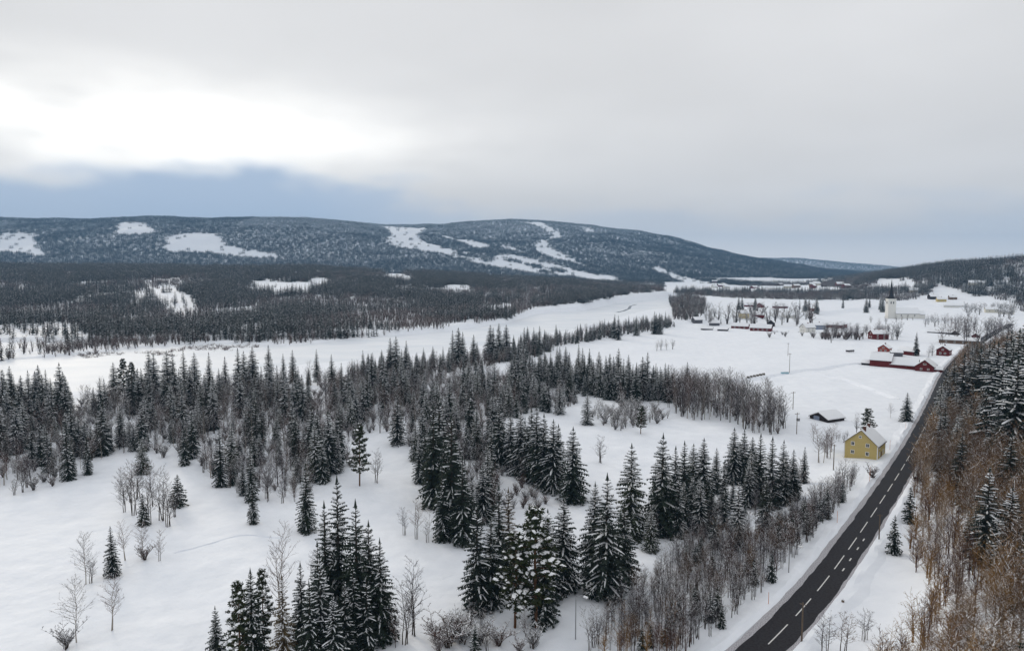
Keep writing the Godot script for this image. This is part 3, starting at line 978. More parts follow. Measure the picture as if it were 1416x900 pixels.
	zone(poly_px([[880, 770], [1000, 735], [1100, 700], [1110, 660], [1060, 690], [960, 715], [890, 750]]), 3.6,
		[[0.3, "spruce", 9.0, 15.0, L4, G4], [0.7, "alder", 6.0, 10.0, "bare tree at the foot of the long spruce row", "bare trees of the spruce row"]], 111)
	# river bank strip and hedge
	zone(poly_px([[480, 522], [560, 508], [620, 505], [720, 486], [760, 478], [770, 484], [720, 500], [640, 514], [560, 524], [490, 532]]), 3.4,
		[[0.25, "spruce", 8.0, 15.0, L7, G7], [0.5, "alder", 6.0, 10.0, "bare brown tree on the near river bank", "bare trees of the river bank"], [0.25, "brown_bush", 2.5, 4.0, "brown bush on the near river bank", "bushes of the river bank"]], 112)
	zone(poly_px([[715, 478], [780, 472], [830, 458], [900, 448], [930, 446], [935, 452], [850, 466], [790, 477], [725, 484]]), 4.0,
		[[0.3, "young_spruce", 4.0, 8.0, "dark conifer in the river hedge", "conifers of the river hedge"], [0.15, "spruce", 9.0, 15.0, L7, G7], [0.4, "alder", 6.0, 11.0, "bare tree in the hedge between river and field", "bare trees of the river hedge"], [0.15, "bush", 2.5, 4.0, "bush in the hedge between river and field", "bushes of the river hedge"]], 113)
	zone(poly_px([[925, 415], [975, 418], [978, 432], [960, 446], [932, 442], [930, 425]]), 6.0,
		[[0.9, "far_bare", 9.0, 15.0, "reddish-brown bare tree in the thicket at the river bend", "bare trees at the river bend"], [0.1, "spruce", 10.0, 15.0, "spruce at the river bend", "spruces at the river bend"]], 114)
	# shrubs on the river bars
	for q in [[[100, 494], [160, 488], [175, 494], [120, 500]], [[185, 492], [300, 480], [330, 486], [240, 498]], [[300, 484], [345, 478], [360, 484], [315, 490]]]:
		zone(poly_px(q), 3.4, [[1.0, "brown_bush", 2.5, 4.5, "brown willow bush on the snowy river bar", "willows on the river bar"]], 115, 0.85)
	# wooded slope east of the road
	rng.seed = 120
	for i in 9000:
		var s := rng.randf() * 470.0 - 10.0
		var off := rr(2.0, 70.0)
		var q := along(s + 300.0)
		var edge: float = lerpf(19.0, 4.8, smoothstep(40.0, 165.0, s)) + 2.0 * sin(s * 0.11) * (1.0 - smoothstep(80.0, 165.0, s))
		if off < edge:
			continue
		var p: Vector2 = q[0] + Vector2(-q[1].y, q[1].x) * off
		var px := to_px(Vector3(p.x, ground(p.x, p.y), p.y))
		if px.x > 1640 or p.y > -30.0:
			continue
		var a := rng.randf() + patch.get_noise_2d(p.x * 2.5, p.y * 2.5) * 0.5
		var h := rng.randf()
		if off < edge + 9.0 and s < 150.0:
			plant("slope_birch" if h < 0.4 else "gold_sapling", p.x, p.y, lerpf(5.0, 9.0, h), "brown bare tree edging the slope wood", "bare trees at the slope wood's edge", 1.0, 1.7)
		elif a < 0.32:
			plant("spruce", p.x, p.y, lerpf(11.0, 19.0, h), "snow-laden spruce in the slope wood", "spruces of the slope wood", 1.15, 4.0)
		elif a < 0.52:
			plant("young_spruce", p.x, p.y, lerpf(4.0, 9.0, h), "young spruce under the slope wood", "young spruces of the slope wood", 1.0, 2.8)
		else:
			plant("slope_birch", p.x, p.y, lerpf(9.0, 14.5, h), "brown bare birch in the slope wood", "birches of the slope wood", 1.15, 1.9)
	for a in [[1330, 585, 487], [1352, 580, 480], [1375, 590, 470], [1395, 600, 462], [1410, 590, 452], [1345, 565, 490], [1365, 556, 474], [1318, 556, 497], [1388, 556, 462], [1405, 560, 446], [1380, 640, 500], [1400, 650, 490], [1308, 560, 508], [1340, 545, 486], [1414, 620, 470], [1372, 545, 470], [1395, 545, 455], [1412, 545, 440]]:
		plant_px("spruce", a[0], a[1], a[2], "tall spruce of the dark stand hiding the road's farther stretch", "spruces hiding the road", 1.35)
	# village gardens
	for a in [[1228, 470, 452], [1170, 466, 448], [1178, 468, 450], [1186, 466, 446], [1240, 470, 440], [1234, 470, 446], [1150, 474, 462], [1290, 492, 474], [1284, 494, 478], [1363, 466, 440], [1372, 456, 436], [1384, 458, 438], [1216, 452, 440], [1205, 446, 436], [1226, 448, 436]]:
		plant_px("alder", a[0], a[1], a[2], "bare grey tree in a snowy village garden", "bare garden trees of the village", 1.3)
	for k in 16:
		plant_px("alder", 1280 + k * 4.6, 452 - (k % 3) * 3, 436 - (k % 4), "bare orchard tree in the row below the church", "bare trees below the church", 1.2)
	for k in 18:
		plant_px("frosted_tree", 975 + rr(0, 160), 434 + rr(0, 18), 426, "frosted white tree between the far farmhouses", "frosted farm trees", 1.0)
	for k in 46:
		plant_px("alder", 1140 + rr(0, 90), 456 + rr(0, 14), 446 + rr(0, 4), "bare brown tree in the hedgerows of the village", "bare hedgerow trees of the village", 1.2)
	for k in 34:
		plant_px("brown_bush", 1135 + rr(0, 62), 463 + rr(0, 7), 459, "brown bush in the hedge behind the white field", "brown hedge bushes of the village", 0.9)
	for k in 30:
		plant_px("alder", 1300 + rr(0, 100), 446 + rr(0, 36), 440, "bare grey tree on the snowy slope by the longhouses", "bare trees by the longhouses", 1.1)
	for k in 24:
		plant_px("far_bare", 960 + rr(0, 170), 428 + rr(0, 22), 418, "brown bare tree by the far farmhouses", "brown trees of the far farms", 1.2)
	for k in 14:
		plant_px("spruce", 960 + rr(0, 270), 424 + rr(0, 10), 410, "dark spruce at the foot of the birch forest", "spruces of the far forest edge", 1.1)
	for k in 26:
		var u := 1060 + rr(0, 160)
		plant_px("bush", u, 462 + rr(-4, 6), 458, "frosted bush along the village field's edge", "bushes of the village edge", 1.0)
	for k in 4:
		plant_px("far_bare", 1240 + k * 7.6, 443, 436, "bare churchyard tree before the white nave", "churchyard trees", 1.0)
	for k in 16:
		plant_px("frosted_tree", 1330 + rr(0, 75), 428 + rr(0, 14), 418, "thickly frosted white tree by the far road bend", "frosted trees at the road bend", 1.3)
	for a in [[997, 448, 436], [1047, 446, 438], [1119, 440, 418], [1106, 428, 412], [1242, 465, 446]]:
		plant_px("far_spruce", a[0], a[1], a[2], "dark conifer among the far farmhouses", "conifers of the far farms", 1.3)

func along(s: float) -> Array:
	# place and direction after s metres of road
	for i in road_pts.size() - 1:
		var d := road_pts[i + 1] - road_pts[i]
		var l := d.length()
		if s < l or i == road_pts.size() - 2:
			return [road_pts[i] + d / l * s, d / l]
		s -= l
	return []

func stand_trees() -> void:
	# the largest-looking 300 of each kind are trees of their own, the rest of the kind one wood
	var names := {"spruce": "spruce_tree", "snowy_spruce": "spruce_tree", "rusty_spruce": "spruce_tree", "young_spruce": "young_spruce", "far_spruce": "spruce_tree", "pine": "pine_tree", "birch": "birch_tree", "slope_birch": "birch_tree", "alder": "alder_tree", "far_bare": "alder_tree", "frosted_tree": "frosted_tree", "sapling": "alder_sapling", "gold_sapling": "brown_shrub", "bush": "bush", "brown_bush": "bush"}
	var cats := {"spruce_tree": "spruce", "young_spruce": "young spruce", "pine_tree": "pine", "birch_tree": "birch", "alder_tree": "bare tree", "frosted_tree": "frosted tree", "alder_sapling": "sapling", "brown_shrub": "shrub", "bush": "bush"}
	var sets := {}
	for t in trees:
		var px := to_px(t.p + Vector3.UP * t.h * 0.5)
		t.size = t.h / t.p.distance_to(Vector3(0, CAM_H, 0)) if px.x > -10.0 and px.x < 1426.0 and px.y < 930.0 else 0.0
		var nm: String = names[t.k]
		if not sets.has(nm): sets[nm] = []
		sets[nm].append(t)
	var marks := []
	for q in [["the paired slim spruces", 107, 660], ["the two thin pines", 178, 556], ["the meadow copse", 205, 705], ["the feathered spruce", 455, 654], ["the olive pine", 497, 672], ["the free-standing spruce", 550, 614], ["the white opening", 800, 580], ["the yellow house", 1196, 630], ["the snowy-headed lamp", 1091, 795], ["the track lamp", 796, 884], ["the bend spruce", 1254, 583], ["the young roadside spruces", 1247, 745], ["the white church", 1236, 440], ["the dark shed", 1144, 580], ["the long barn", 1243, 508], ["the frozen river", 300, 545], ["the frozen river", 600, 512], ["the frozen river", 30, 562], ["the bales", 1060, 520], ["the river bend", 930, 440], ["the farmhouses", 1050, 445], ["the snowy spruce", 1020, 755], ["the thick snow bank", 1100, 830], ["the grey slope pole", 1216, 748], ["the forest corner pole", 1264, 664], ["the dark spruce stand", 1370, 560], ["the largest row spruce", 838, 825], ["the yellow house", 1130, 690], ["the transformer pole", 1102, 600], ["the field power poles", 1000, 560]]:
		marks.append([q[0], hit_down(q[1], q[2])])
	for nm in sets:
		var a: Array = sets[nm]
		a.sort_custom(func(p, q): return p.size > q.size)
		var rest := []
		var by_group := {}
		for i in mini(300, a.size()):
			if a[i].group:
				if not by_group.has(a[i].label): by_group[a[i].label] = []
				by_group[a[i].label].append(a[i].h)
		for i in a.size():
			var t: Dictionary = a[i]
			if i >= 300 or (t.size == 0.0 and i > 40):
				rest.append(t)
				continue
			var k: Dictionary = kinds[t.k][t.i]
			var o := base(nm, t.p, t.r)
			var s: float = t.h / k.h
			o.scale = Vector3(s * t.w, s, s * t.w)
			var text: String = t.label
			if t.group and by_group[t.label].size() > 5:
				# told apart by height among its like and by what it stands near
				var hs: Array = by_group[t.label].duplicate()
				hs.sort()
				var tall: String = "short " if t.h < hs[hs.size() / 3] else ("tall " if t.h > hs[hs.size() * 2 / 3] else "mid-sized ")
				if text.begins_with("tall "): text = text.substr(5)
				text = tall + text
				var near := ""
				var bd := 1e18
				for q in marks:
					var d2: float = q[1].distance_squared_to(t.p)
					if d2 < bd:
						bd = d2
						near = q[0]
				if (text + " near " + near).split(" ").size() <= 16: text += " near " + near
			tag(o, text, cats[nm], t.group if t.group else "")
			node_of("trunk", k.trunk, k.tm, o)
			var c := node_of("crown", k.crown, k.cm, o)
			if k.snow: node_of("snow", k.snow, M.twig_snow, c)
		if rest.size():
			wood_of(nm + "_wood", rest, "farther %s of the valley woods merging into one mass" % {"spruce_tree": "spruces", "young_spruce": "young spruces", "pine_tree": "pines", "birch_tree": "birches", "alder_tree": "bare trees", "frosted_tree": "frosted trees", "alder_sapling": "saplings", "brown_shrub": "shrubs", "bush": "bushes"}[nm], cats[nm] + " wood")

func wood_of(called: String, list: Array, label: String, category: String) -> void:
	var o := base(called, Vector3.ZERO)
	tag(o, label, category, "", "stuff")
	var by := {}
	for t in list:
		var key := "%s/%d" % [t.k, t.i]
		if not by.has(key): by[key] = []
		by[key].append(t)
	rng.seed = 900
	for key in by:
		var a: Array = by[key]
		var k: Dictionary = kinds[a[0].k][a[0].i]
		var mm := MultiMesh.new()
		mm.transform_format = MultiMesh.TRANSFORM_3D
		mm.use_colors = true
		mm.mesh = k.whole
		mm.instance_count = a.size()
		for i in a.size():
			var t: Dictionary = a[i]
			var s: float = t.h / k.h
			mm.set_instance_transform(i, Transform3D(Basis(Vector3.UP, t.r) * Basis.from_scale(Vector3(s * t.w, s, s * t.w)), t.p))
			var g := rr(0.75, 1.3)
			mm.set_instance_color(i, Color(g * rr(0.94, 1.06), g, g * rr(0.94, 1.06)))
		var m := MultiMeshInstance3D.new()
		m.name = "tree_mass"
		m.multimesh = mm
		o.add_child(m, true)

# ---------------------------------------------------------------- woods beyond the river and on the hills
func far_woods() -> void:
	var open := []
	var s := 2.832
	for q in [
		[[65, 62], [110, 56], [255, 70], [245, 85], [222, 100], [230, 118], [330, 152], [420, 170], [470, 192], [520, 195], [535, 175], [640, 185], [760, 215], [900, 250], [1000, 262], [1120, 290], [1108, 302], [960, 290], [850, 264], [700, 254], [560, 228], [450, 208], [330, 175], [160, 150], [85, 112], [120, 100]],
		[[295, 95], [350, 108], [470, 130], [590, 145], [640, 168], [600, 162], [520, 144], [470, 154], [380, 127]],
		[[600, 48], [690, 48], [750, 75], [780, 100], [800, 110], [740, 114], [732, 140], [800, 180], [890, 224], [830, 208], [760, 192], [700, 172], [675, 152], [685, 128], [745, 108], [740, 90], [680, 62]],
		[[1130, 230], [1160, 222], [1300, 270], [1416, 290], [1416, 302], [1280, 292], [1200, 257]],
		[[860, 68], [910, 80], [885, 95]],
		[[35, 243], [100, 247], [200, 272], [190, 290], [90, 268]]]:
		open.append(poly_px(q, s, 500, 290))
	s = 2.95
	for q in [
		[[0, 98], [130, 95], [150, 150], [180, 190], [120, 190], [110, 178], [-40, 175]],
		[[475, 57], [590, 54], [640, 97], [470, 97]],
		[[665, 112], [800, 94], [880, 97], [920, 145], [1000, 165], [1130, 190], [1130, 200], [950, 187], [840, 174], [680, 172]],
		[[1035, 290], [1250, 295], [1280, 278], [1360, 285], [1340, 310], [1250, 325], [1130, 352], [1050, 332]]]:
		open.append(poly_px(q, s, 0, 290))
	open.append(poly_px([[1212, 386], [1262, 386], [1264, 399], [1210, 399]]))
	var thin := [poly_px([[600, 312], [700, 308], [800, 370], [810, 420], [700, 430], [620, 335]], 2.95, 0, 290), poly_px([[-20, 455], [70, 445], [110, 452], [120, 475], [40, 490], [-20, 494]])]
	# tree islands left standing between the ski runs
	var isles := []
	for q in [[[470, 190], [520, 193], [515, 206], [468, 202]], [[563, 185], [620, 200], [618, 210], [565, 203]], [[648, 212], [705, 220], [700, 230], [650, 224]], [[742, 230], [800, 240], [790, 248], [740, 240]], [[705, 238], [745, 244], [760, 256], [700, 247]], [[235, 90], [360, 118], [420, 150], [330, 142], [240, 112]], [[360, 168], [455, 175], [450, 192], [380, 180]]]:
		isles.append(poly_px(q, 2.832, 500, 290))
	# far bank of the river and edge of the village land, as photograph rows per column
	var bank := [[-400, 520], [0, 498], [118, 488], [200, 479], [300, 472], [400, 476], [480, 468], [615, 456], [700, 444], [740, 431], [805, 427], [853, 417], [927, 409], [935, 412], [1000, 416], [1060, 417], [1200, 418], [1232, 421], [1270, 419], [1300, 414], [1330, 418], [1400, 424], [1416, 432], [1700, 432]]
	var lists := {"spruce": [], "bare": [], "hill": []}
	rng.seed = 300
	var open_box := []
	for q in open:
		var r := Rect2(q[0], Vector2.ZERO)
		for p in q: r = r.expand(p)
		open_box.append(r)
	var z := -430.0
	while z > -7100.0:
		var step := 4.6 if z > -950.0 else (10.5 if z > -2300.0 else 14.0)
		if z < -5700.0: step = 26.0
		var half := -z * 0.80 + 60.0
		var x := -half
		while x < half:
			var px := x + rr(-0.5, 0.5) * step
			var pz := z + rr(-0.5, 0.5) * step
			x += step
			var flat := to_px(Vector3(px, 0, pz))
			var lim := 0.0
			for i in bank.size() - 1:
				if flat.x >= bank[i][0] and flat.x < bank[i + 1][0]:
					lim = lerpf(bank[i][1], bank[i + 1][1], (flat.x - bank[i][0]) / float(bank[i + 1][0] - bank[i][0]))
					break
			if flat.y > lim:
				continue
			var y := ground(px, pz)
			if y < -1.2:
				continue
			var q := Vector2(px, pz)
			var d := -pz
			# open fields round the far town on the valley floor
			if y < 14.0 and d > 1450.0 and d < 5200.0 and px > d * 0.22 and px < d * 0.60 and patch.get_noise_2d(px * 0.16, pz * 0.10) > (-0.25 if d < 2700.0 else 0.05):
				continue
			var skip := false
			var n0 := patch.get_noise_2d(px * 2.3 + 31.0, pz * 2.3)
			q += Vector2(n0, patch.get_noise_2d(px * 2.3, pz * 2.3 - 77.0)) * (26.0 if d > 2300.0 else 9.0)
			for i in open.size():
				if open_box[i].has_point(q) and Geometry2D.is_point_in_polygon(q, open[i]):
					skip = true
					for w in isles:
						if Geometry2D.is_point_in_polygon(q, w): skip = false
					break
			if skip and rng.randf() > 0.012 + 0.25 * smoothstep(0.35, 0.6, n0):
				continue
			var n1 := patch.get_noise_2d(px * 0.30, pz * 0.30)
			var n2 := patch.get_noise_2d(px * 1.4 + 90.0, pz * 1.4)
			if d < 2300.0:
				if thin.any(func(w): return Geometry2D.is_point_in_polygon(q, w)) and rng.randf() < 0.8:
					continue
				if n2 < (-0.34 if px < 0.0 else -0.6) and rng.randf() < 0.75:
					continue
				if px < 0.0 and patch.get_noise_2d(px * 0.5 - 400.0, pz * 0.22) < -0.42 and y > 3.0 and rng.randf() < 0.8:
					continue
				# brown birch by the water and round the village, more spruce uphill and in patches
				var share := 0.52 + n1 * 1.4 + smoothstep(15.0, 45.0, y) * 0.22 - (0.34 if px > 150.0 else 0.0) - smoothstep(6.0, 0.0, y) * 0.25
				var sp := rng.randf() < share
				if d < 950.0:
					lists["spruce" if sp else "bare"].append({"k": "far_spruce" if sp else "far_bare", "i": 2 if not sp and y < 5.0 and rng.randf() < 0.7 else rng.randi() % 3, "p": Vector3(px, y, pz), "h": rr(9.0, 18.0) if sp else rr(4.5, 9.0), "w": rr(0.95, 1.3), "r": rr(0, TAU)})
				else:
					lists["spruce" if sp else "bare"].append({"k": "spruce_clump" if sp else "bare_clump", "i": rng.randi() % 4, "p": Vector3(px, y - 0.3, pz), "h": rr(12.0, 17.0) if sp else rr(6.0, 9.5), "w": rr(0.9, 1.2), "r": rr(0, TAU)})
			else:
				if n2 < -0.6 and rng.randf() < 0.5:
					continue
				var rime_haze := smoothstep(170.0, 330.0, y) * (1.0 if px > -1500.0 else 0.35) + n1 * 0.4
				if px > d * 0.22 and d > 4700.0: rime_haze = 0.9  # far hills: the pale tree colour paints in distance haze
				lists.hill.append({"k": "rime_haze_clump" if rng.randf() < rime_haze else "hill_clump", "i": rng.randi() % 4, "p": Vector3(px, y - 0.8, pz), "h": rr(11.0, 15.0) * (1.0 if z > -5700.0 else 1.2), "w": rr(1.0, 1.3), "r": rr(0, TAU)})
		z -= step
	print("far ", lists.spruce.size(), " ", lists.bare.size(), " ", lists.hill.size())
	wood_of("spruce_forest", lists.spruce, "spruce forest on the rise beyond the frozen river", "forest")
	wood_of("birch_forest", lists.bare, "brown leafless birch forest beyond the river and behind the village", "forest")
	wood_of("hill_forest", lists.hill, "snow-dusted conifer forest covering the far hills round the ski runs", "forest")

# ---------------------------------------------------------------- river, road
func strip(w0_: float, w1_: float, y0: float, y1: float, s0: float, s1: float, ds: float, wob := 0.0, sd := 0) -> ArrayMesh:
	# a band beside the road axis, from offset w0_ to w1_ (positive east)
	var b := Bag.new()
	var n := FastNoiseLite.new()
	n.seed = sd
	n.frequency = 0.12
	var s := s0
	while s < s1:
		var e := minf(s + ds, s1)
		var q := along(s)
		var r := along(e)
		var nq := Vector2(-q[1].y, q[1].x)
		var nr := Vector2(-r[1].y, r[1].x)
		var a: Vector2 = q[0] + nq * (w0_ + wob * n.get_noise_1d(s))
		var bb: Vector2 = q[0] + nq * (w1_ + wob * n.get_noise_1d(s + 900.0))
		var c: Vector2 = r[0] + nr * (w0_ + wob * n.get_noise_1d(e))
		var d: Vector2 = r[0] + nr * (w1_ + wob * n.get_noise_1d(e + 900.0))
		b.quad(Vector3(a.x, y0, a.y), Vector3(c.x, y0, c.y), Vector3(d.x, y1, d.y), Vector3(bb.x, y1, bb.y))
		s = e
	return b.done()

var road_len := 0.0

func build_road() -> void:
	for i in road_pts.size() - 1:
		road_len += road_pts[i].distance_to(road_pts[i + 1])
	# smooth the axis
	for k in 3:
		var q := PackedVector2Array([road_pts[0]])
		for i in road_pts.size() - 1:
			q.append(road_pts[i].lerp(road_pts[i + 1], 0.25))
			q.append(road_pts[i].lerp(road_pts[i + 1], 0.75))
		q.append(road_pts[-1])
		road_pts = q
	road_len = 0.0
	for i in road_pts.size() - 1:
		road_len += road_pts[i].distance_to(road_pts[i + 1])
	var road := node_of("road", strip(-3.1, 3.1, 0.09, 0.09, 200, road_len, 5.0), M.asphalt, self)
	structure(road, "dark wet asphalt road with a dashed white centre line", "road")
	for w in [[-4.15, -3.0, "ragged grey slush along the field side of the road"], [2.95, 3.7, "ragged grey slush along the wooded side of the road"]]:
		var o := node_of("road_shoulder", strip(w[0], w[1], 0.102, 0.102, 200, road_len, 1.6, 0.35, int(w[0] * 10)), M.slush, self)
		structure(o, w[2], "slush")
	# centre dashes: 12 m rhythm
	var s := 300.0
	while s < road_len - 20.0:
		var px := to_px(Vector3(along(s)[0].x, 0, along(s)[0].y))
		if px.y < 960:
			node_of("lane_dash", strip(-0.10, 0.10, 0.096, 0.096, s, s + 8.2, 2.1), M.paint, road)
		s += 12.0
	for q in [[1154, 788], [1167, 774], [1179, 759], [1190, 747]]:
		var p := plane_at(q[0], q[1])
		var best := 0.0
		var bd := 1e9
		for i in 300:
			var d: float = along(280.0 + i)[0].distance_to(Vector2(p.x, p.z))
			if d < bd:
				bd = d
				best = 280.0 + i
		node_of("lane_mark", strip(1.35, 1.6, 0.096, 0.096, best, best + 1.6, 1.6), M.paint, road)
	# ploughed banks
	for side in [-1.0, 1.0]:
		var b := Bag.new()
		var n := FastNoiseLite.new()
		n.seed = 50 + int(side)
		n.frequency = 0.09
		var prof := [[0.0, 0.06], [0.5, 0.34], [1.2, 0.62], [2.0, 0.48], [3.2, 0.12], [4.6, -0.25]]
		var ss := 200.0
		var prev := []
		while ss <= road_len:
			var q := along(ss)
			var nq := Vector2(-q[1].y, q[1].x)
			var row := []
			for k in prof.size():
				var off: float = (4.1 if side < 0.0 else 3.35) + prof[k][0] * (1.0 + 0.35 * n.get_noise_1d(ss * 0.7 + 300.0)) + 0.3 * n.get_noise_1d(ss)
				var y: float = prof[k][1] * (0.8 + 0.7 * n.get_noise_2d(ss, k * 9.0))
				var p: Vector2 = q[0] + nq * off * side
				var gy := ground(p.x, p.y)
				row.append(Vector3(p.x, y + (gy if k > 2 else minf(gy, 0.1)) if y > 0 else gy - 0.3, p.y))
			if prev:
				for k in prof.size() - 1:
					b.quad(prev[k], row[k], row[k + 1], prev[k + 1])
			prev = row
			ss += 1.5
		var o := node_of("snow_bank", b.done(), M.snow, self)
		structure(o, "ploughed snow bank along the %s side of the road" % ("field" if side < 0 else "wooded"), "snow bank")

func build_river() -> void:
	var grown := Geometry2D.offset_polygon(river_poly, 5.0)[0]
	var ix := Geometry2D.triangulate_polygon(grown)
	var b := Bag.new()
	for k in range(0, ix.size(), 3):
		var a := grown[ix[k]]
		var c := grown[ix[k + 1]]
		var d := grown[ix[k + 2]]
		var up := (Vector3(d.x - a.x, 0, d.y - a.y)).cross(Vector3(c.x - a.x, 0, c.y - a.y)).y > 0
		if up:
			b.tri(Vector3(a.x, -1.0, a.y), Vector3(c.x, -1.0, c.y), Vector3(d.x, -1.0, d.y))
		else:
			b.tri(Vector3(a.x, -1.0, a.y), Vector3(d.x, -1.0, d.y), Vector3(c.x, -1.0, c.y))
	var o := node_of("river", b.done(), M.river, self)
	structure(o, "frozen river covered with smooth white snow", "river")
	# a narrow lead of open water
	var w := Bag.new()
	var pts := [[853, 432], [862, 430], [870, 427], [872, 423], [880, 421]]
	for k in pts.size() - 1:
		var p := plane_at(pts[k][0], pts[k][1], -0.99)
		var q := plane_at(pts[k + 1][0], pts[k + 1][1], -0.99)
		var sd := (q - p).cross(Vector3.UP).normalized() * 2.2
		w.quad(p - sd, p + sd, q + sd, q - sd)
	structure(node_of("open_water", w.done(), M.water, self), "narrow dark lead of open water in the frozen river", "water")

# ---------------------------------------------------------------- houses
# ridge runs along local z; the gable at +z is the front
func house(called: String, label: String, category: String, at: Vector3, az: float, L: float, W: float, wall_h: float, rise: float, wm: Material, opt := {}) -> Node3D:
	var o := base(called, at - Vector3.UP * 0.15, -deg_to_rad(az))
	tag(o, label, category, opt.get("group", ""))
	wing(o, Vector3.ZERO, 0.0, L, W, wall_h, rise, wm, opt)
	return o

func wing(o: Node3D, off: Vector3, turn: float, L: float, W: float, wall_h: float, rise: float, wm: Material, opt := {}) -> void:
	var X := Transform3D(Basis(Vector3.UP, deg_to_rad(turn)), off)
	var put := func(called: String, b: Bag, m: Material, parent: Node3D) -> MeshInstance3D:
		var n := node_of(called, b.done(), m, parent)
		if parent == o: n.transform = X
		return n
	var hl := L * 0.5
	var hw := W * 0.5
	var b := Bag.new()
	var y0 := -0.6
	var fr := [Vector3(-hw, y0, hl), Vector3(-hw, wall_h, hl), Vector3(0, wall_h + rise, hl), Vector3(hw, wall_h, hl), Vector3(hw, y0, hl)]
	var bk := []
	for p in fr: bk.append(Vector3(p.x, p.y, -hl))
	b.tri(fr[0], fr[1], fr[2]); b.tri(fr[0], fr[2], fr[4]); b.tri(fr[2], fr[3], fr[4])
	b.tri(bk[0], bk[2], bk[1]); b.tri(bk[0], bk[4], bk[2]); b.tri(bk[2], bk[4], bk[3])
	b.quad(bk[0], bk[1], fr[1], fr[0])
	b.quad(fr[4], fr[3], bk[3], bk[4])
	var wall: MeshInstance3D = put.call("wall", b, wm, o)
	# roof deck and the snow on it
	var over := 0.45
	var slope := rise / hw
	var deck := Bag.new()
	var snow := Bag.new()
	var t := 0.14
	var st: float = opt.get("snow", 0.38)
	for q in [-1.0, 1.0]:
		var ex: float = q * (hw + over)
		var ey: float = wall_h - over * slope
		var e := hl + over
		var rt := Vector3(0, wall_h + rise + 0.02, 0)
		slab(deck, Vector3(0, rt.y, e), Vector3(ex, ey + 0.02, e), Vector3(ex, ey + 0.02, -e), Vector3(0, rt.y, -e), t, q)
		# snow: several bays of differing thickness
		var bays := maxi(3, int(L / 2.2))
		var prev := []
		for k in bays + 1:
			var zz := lerpf(hl + over - 0.06, -hl - over + 0.06, float(k) / bays)
			var th := st * rr(0.85, 1.18) * (0.7 if k == 0 or k == bays else 1.0)
			var mx := ex * 0.55
			var row := [Vector3(0, rt.y + t + th * 0.9, zz), Vector3(mx, lerpf(rt.y, ey, 0.55) + t + th * 1.08, zz), Vector3(ex * 0.96, lerpf(rt.y, ey, 0.96) + t + th * 0.8, zz), Vector3(ex * 0.985, lerpf(rt.y, ey, 0.985) + t + 0.005, zz)]
			if prev:
				for m in 3:
					if q > 0: snow.quad(prev[m], row[m], row[m + 1], prev[m + 1])
					else: snow.quad(prev[m], prev[m + 1], row[m + 1], row[m])
			if k == 0 or k == bays:
				var lo := Vector3(0, rt.y + t + 0.005, zz)
				snow.quad(lo, row[0], row[1], row[3]); snow.tri(row[1], row[2], row[3])
			prev = row
	var roof: MeshInstance3D = put.call("roof", deck, opt.get("roof", M.roof_tile), o)
	var sn := node_of("snow", snow.done(), M.roof_snow, roof)
	sn.position = Vector3.ZERO
	if opt.has("trim"):
		for c in [Vector3(-hw, 0, hl), Vector3(hw, 0, hl), Vector3(hw, 0, -hl), Vector3(-hw, 0, -hl)]:
			var cb := Bag.new()
			cb.box(Vector3(c.x, wall_h * 0.5 - 0.05, c.z), Vector3(0.26, wall_h, 0.26))
			put.call("corner_board", cb, M.trim, o)
	for w in opt.get("windows", []):
		# [face, along, centre height, width, height]
		var fw: float = w[3]
		var fh: float = w[4]
		var c := Vector3.ZERO
		var f := Vector3.ZERO
		var s := Vector3.ZERO
		match w[0]:
			"f": c = Vector3(w[1], w[2], hl); f = Vector3(0, 0, 1); s = Vector3(1, 0, 0)
			"b": c = Vector3(w[1], w[2], -hl); f = Vector3(0, 0, -1); s = Vector3(1, 0, 0)
			"l": c = Vector3(-hw, w[2], w[1]); f = Vector3(-1, 0, 0); s = Vector3(0, 0, 1)
			_: c = Vector3(hw, w[2], w[1]); f = Vector3(1, 0, 0); s = Vector3(0, 0, 1)
		var fb := Bag.new()
		var u := 0.14
		for k in [-1.0, 1.0]:
			fb.box(c + s * k * (fw * 0.5) + f * 0.05, (s.abs() * u) + Vector3.UP * (fh + u) + f.abs() * 0.12)
			fb.box(c + Vector3.UP * k * (fh * 0.5) + f * 0.052, (s.abs() * (fw - u)) + Vector3.UP * u + f.abs() * 0.12)
		fb.box(c + f * 0.04, s.abs() * 0.06 + Vector3.UP * (fh - u) + f.abs() * 0.08)
		var fr_: MeshInstance3D = put.call("window", fb, M.trim, o)
		var pb := Bag.new()
		pb.box(c + f * 0.015, s.abs() * fw + Vector3.UP * fh + f.abs() * 0.03)
		node_of("pane", pb.done(), M.glass, fr_)
	for d in opt.get("doors", []):
		var c := Vector3(d[1], d[3] * 0.5, hl + 0.04) if d[0] == "f" else Vector3((hw + 0.04) * (1.0 if d[0] == "r" else -1.0), d[3] * 0.5, d[1])
		var db := Bag.new()
		db.box(c, Vector3(d[2], d[3], 0.1) if d[0] == "f" else Vector3(0.1, d[3], d[2]))
		put.call("door", db, M.trim if d.size() < 5 else d[4], o)
	for c in opt.get("chimneys", []):
		var cb := Bag.new()
		var top := wall_h + rise + 1.15
		cb.box(Vector3(c[0], top - 1.1, c[1]), Vector3(0.75, 2.2, 0.75))
		var ch: MeshInstance3D = put.call("chimney", cb, M.brick, o)
		var cs := Bag.new()
		cs.box(Vector3(c[0], top + 0.09, c[1]), Vector3(0.68, 0.18, 0.68))
		node_of("snow_cap", cs.done(), M.roof_snow, ch)

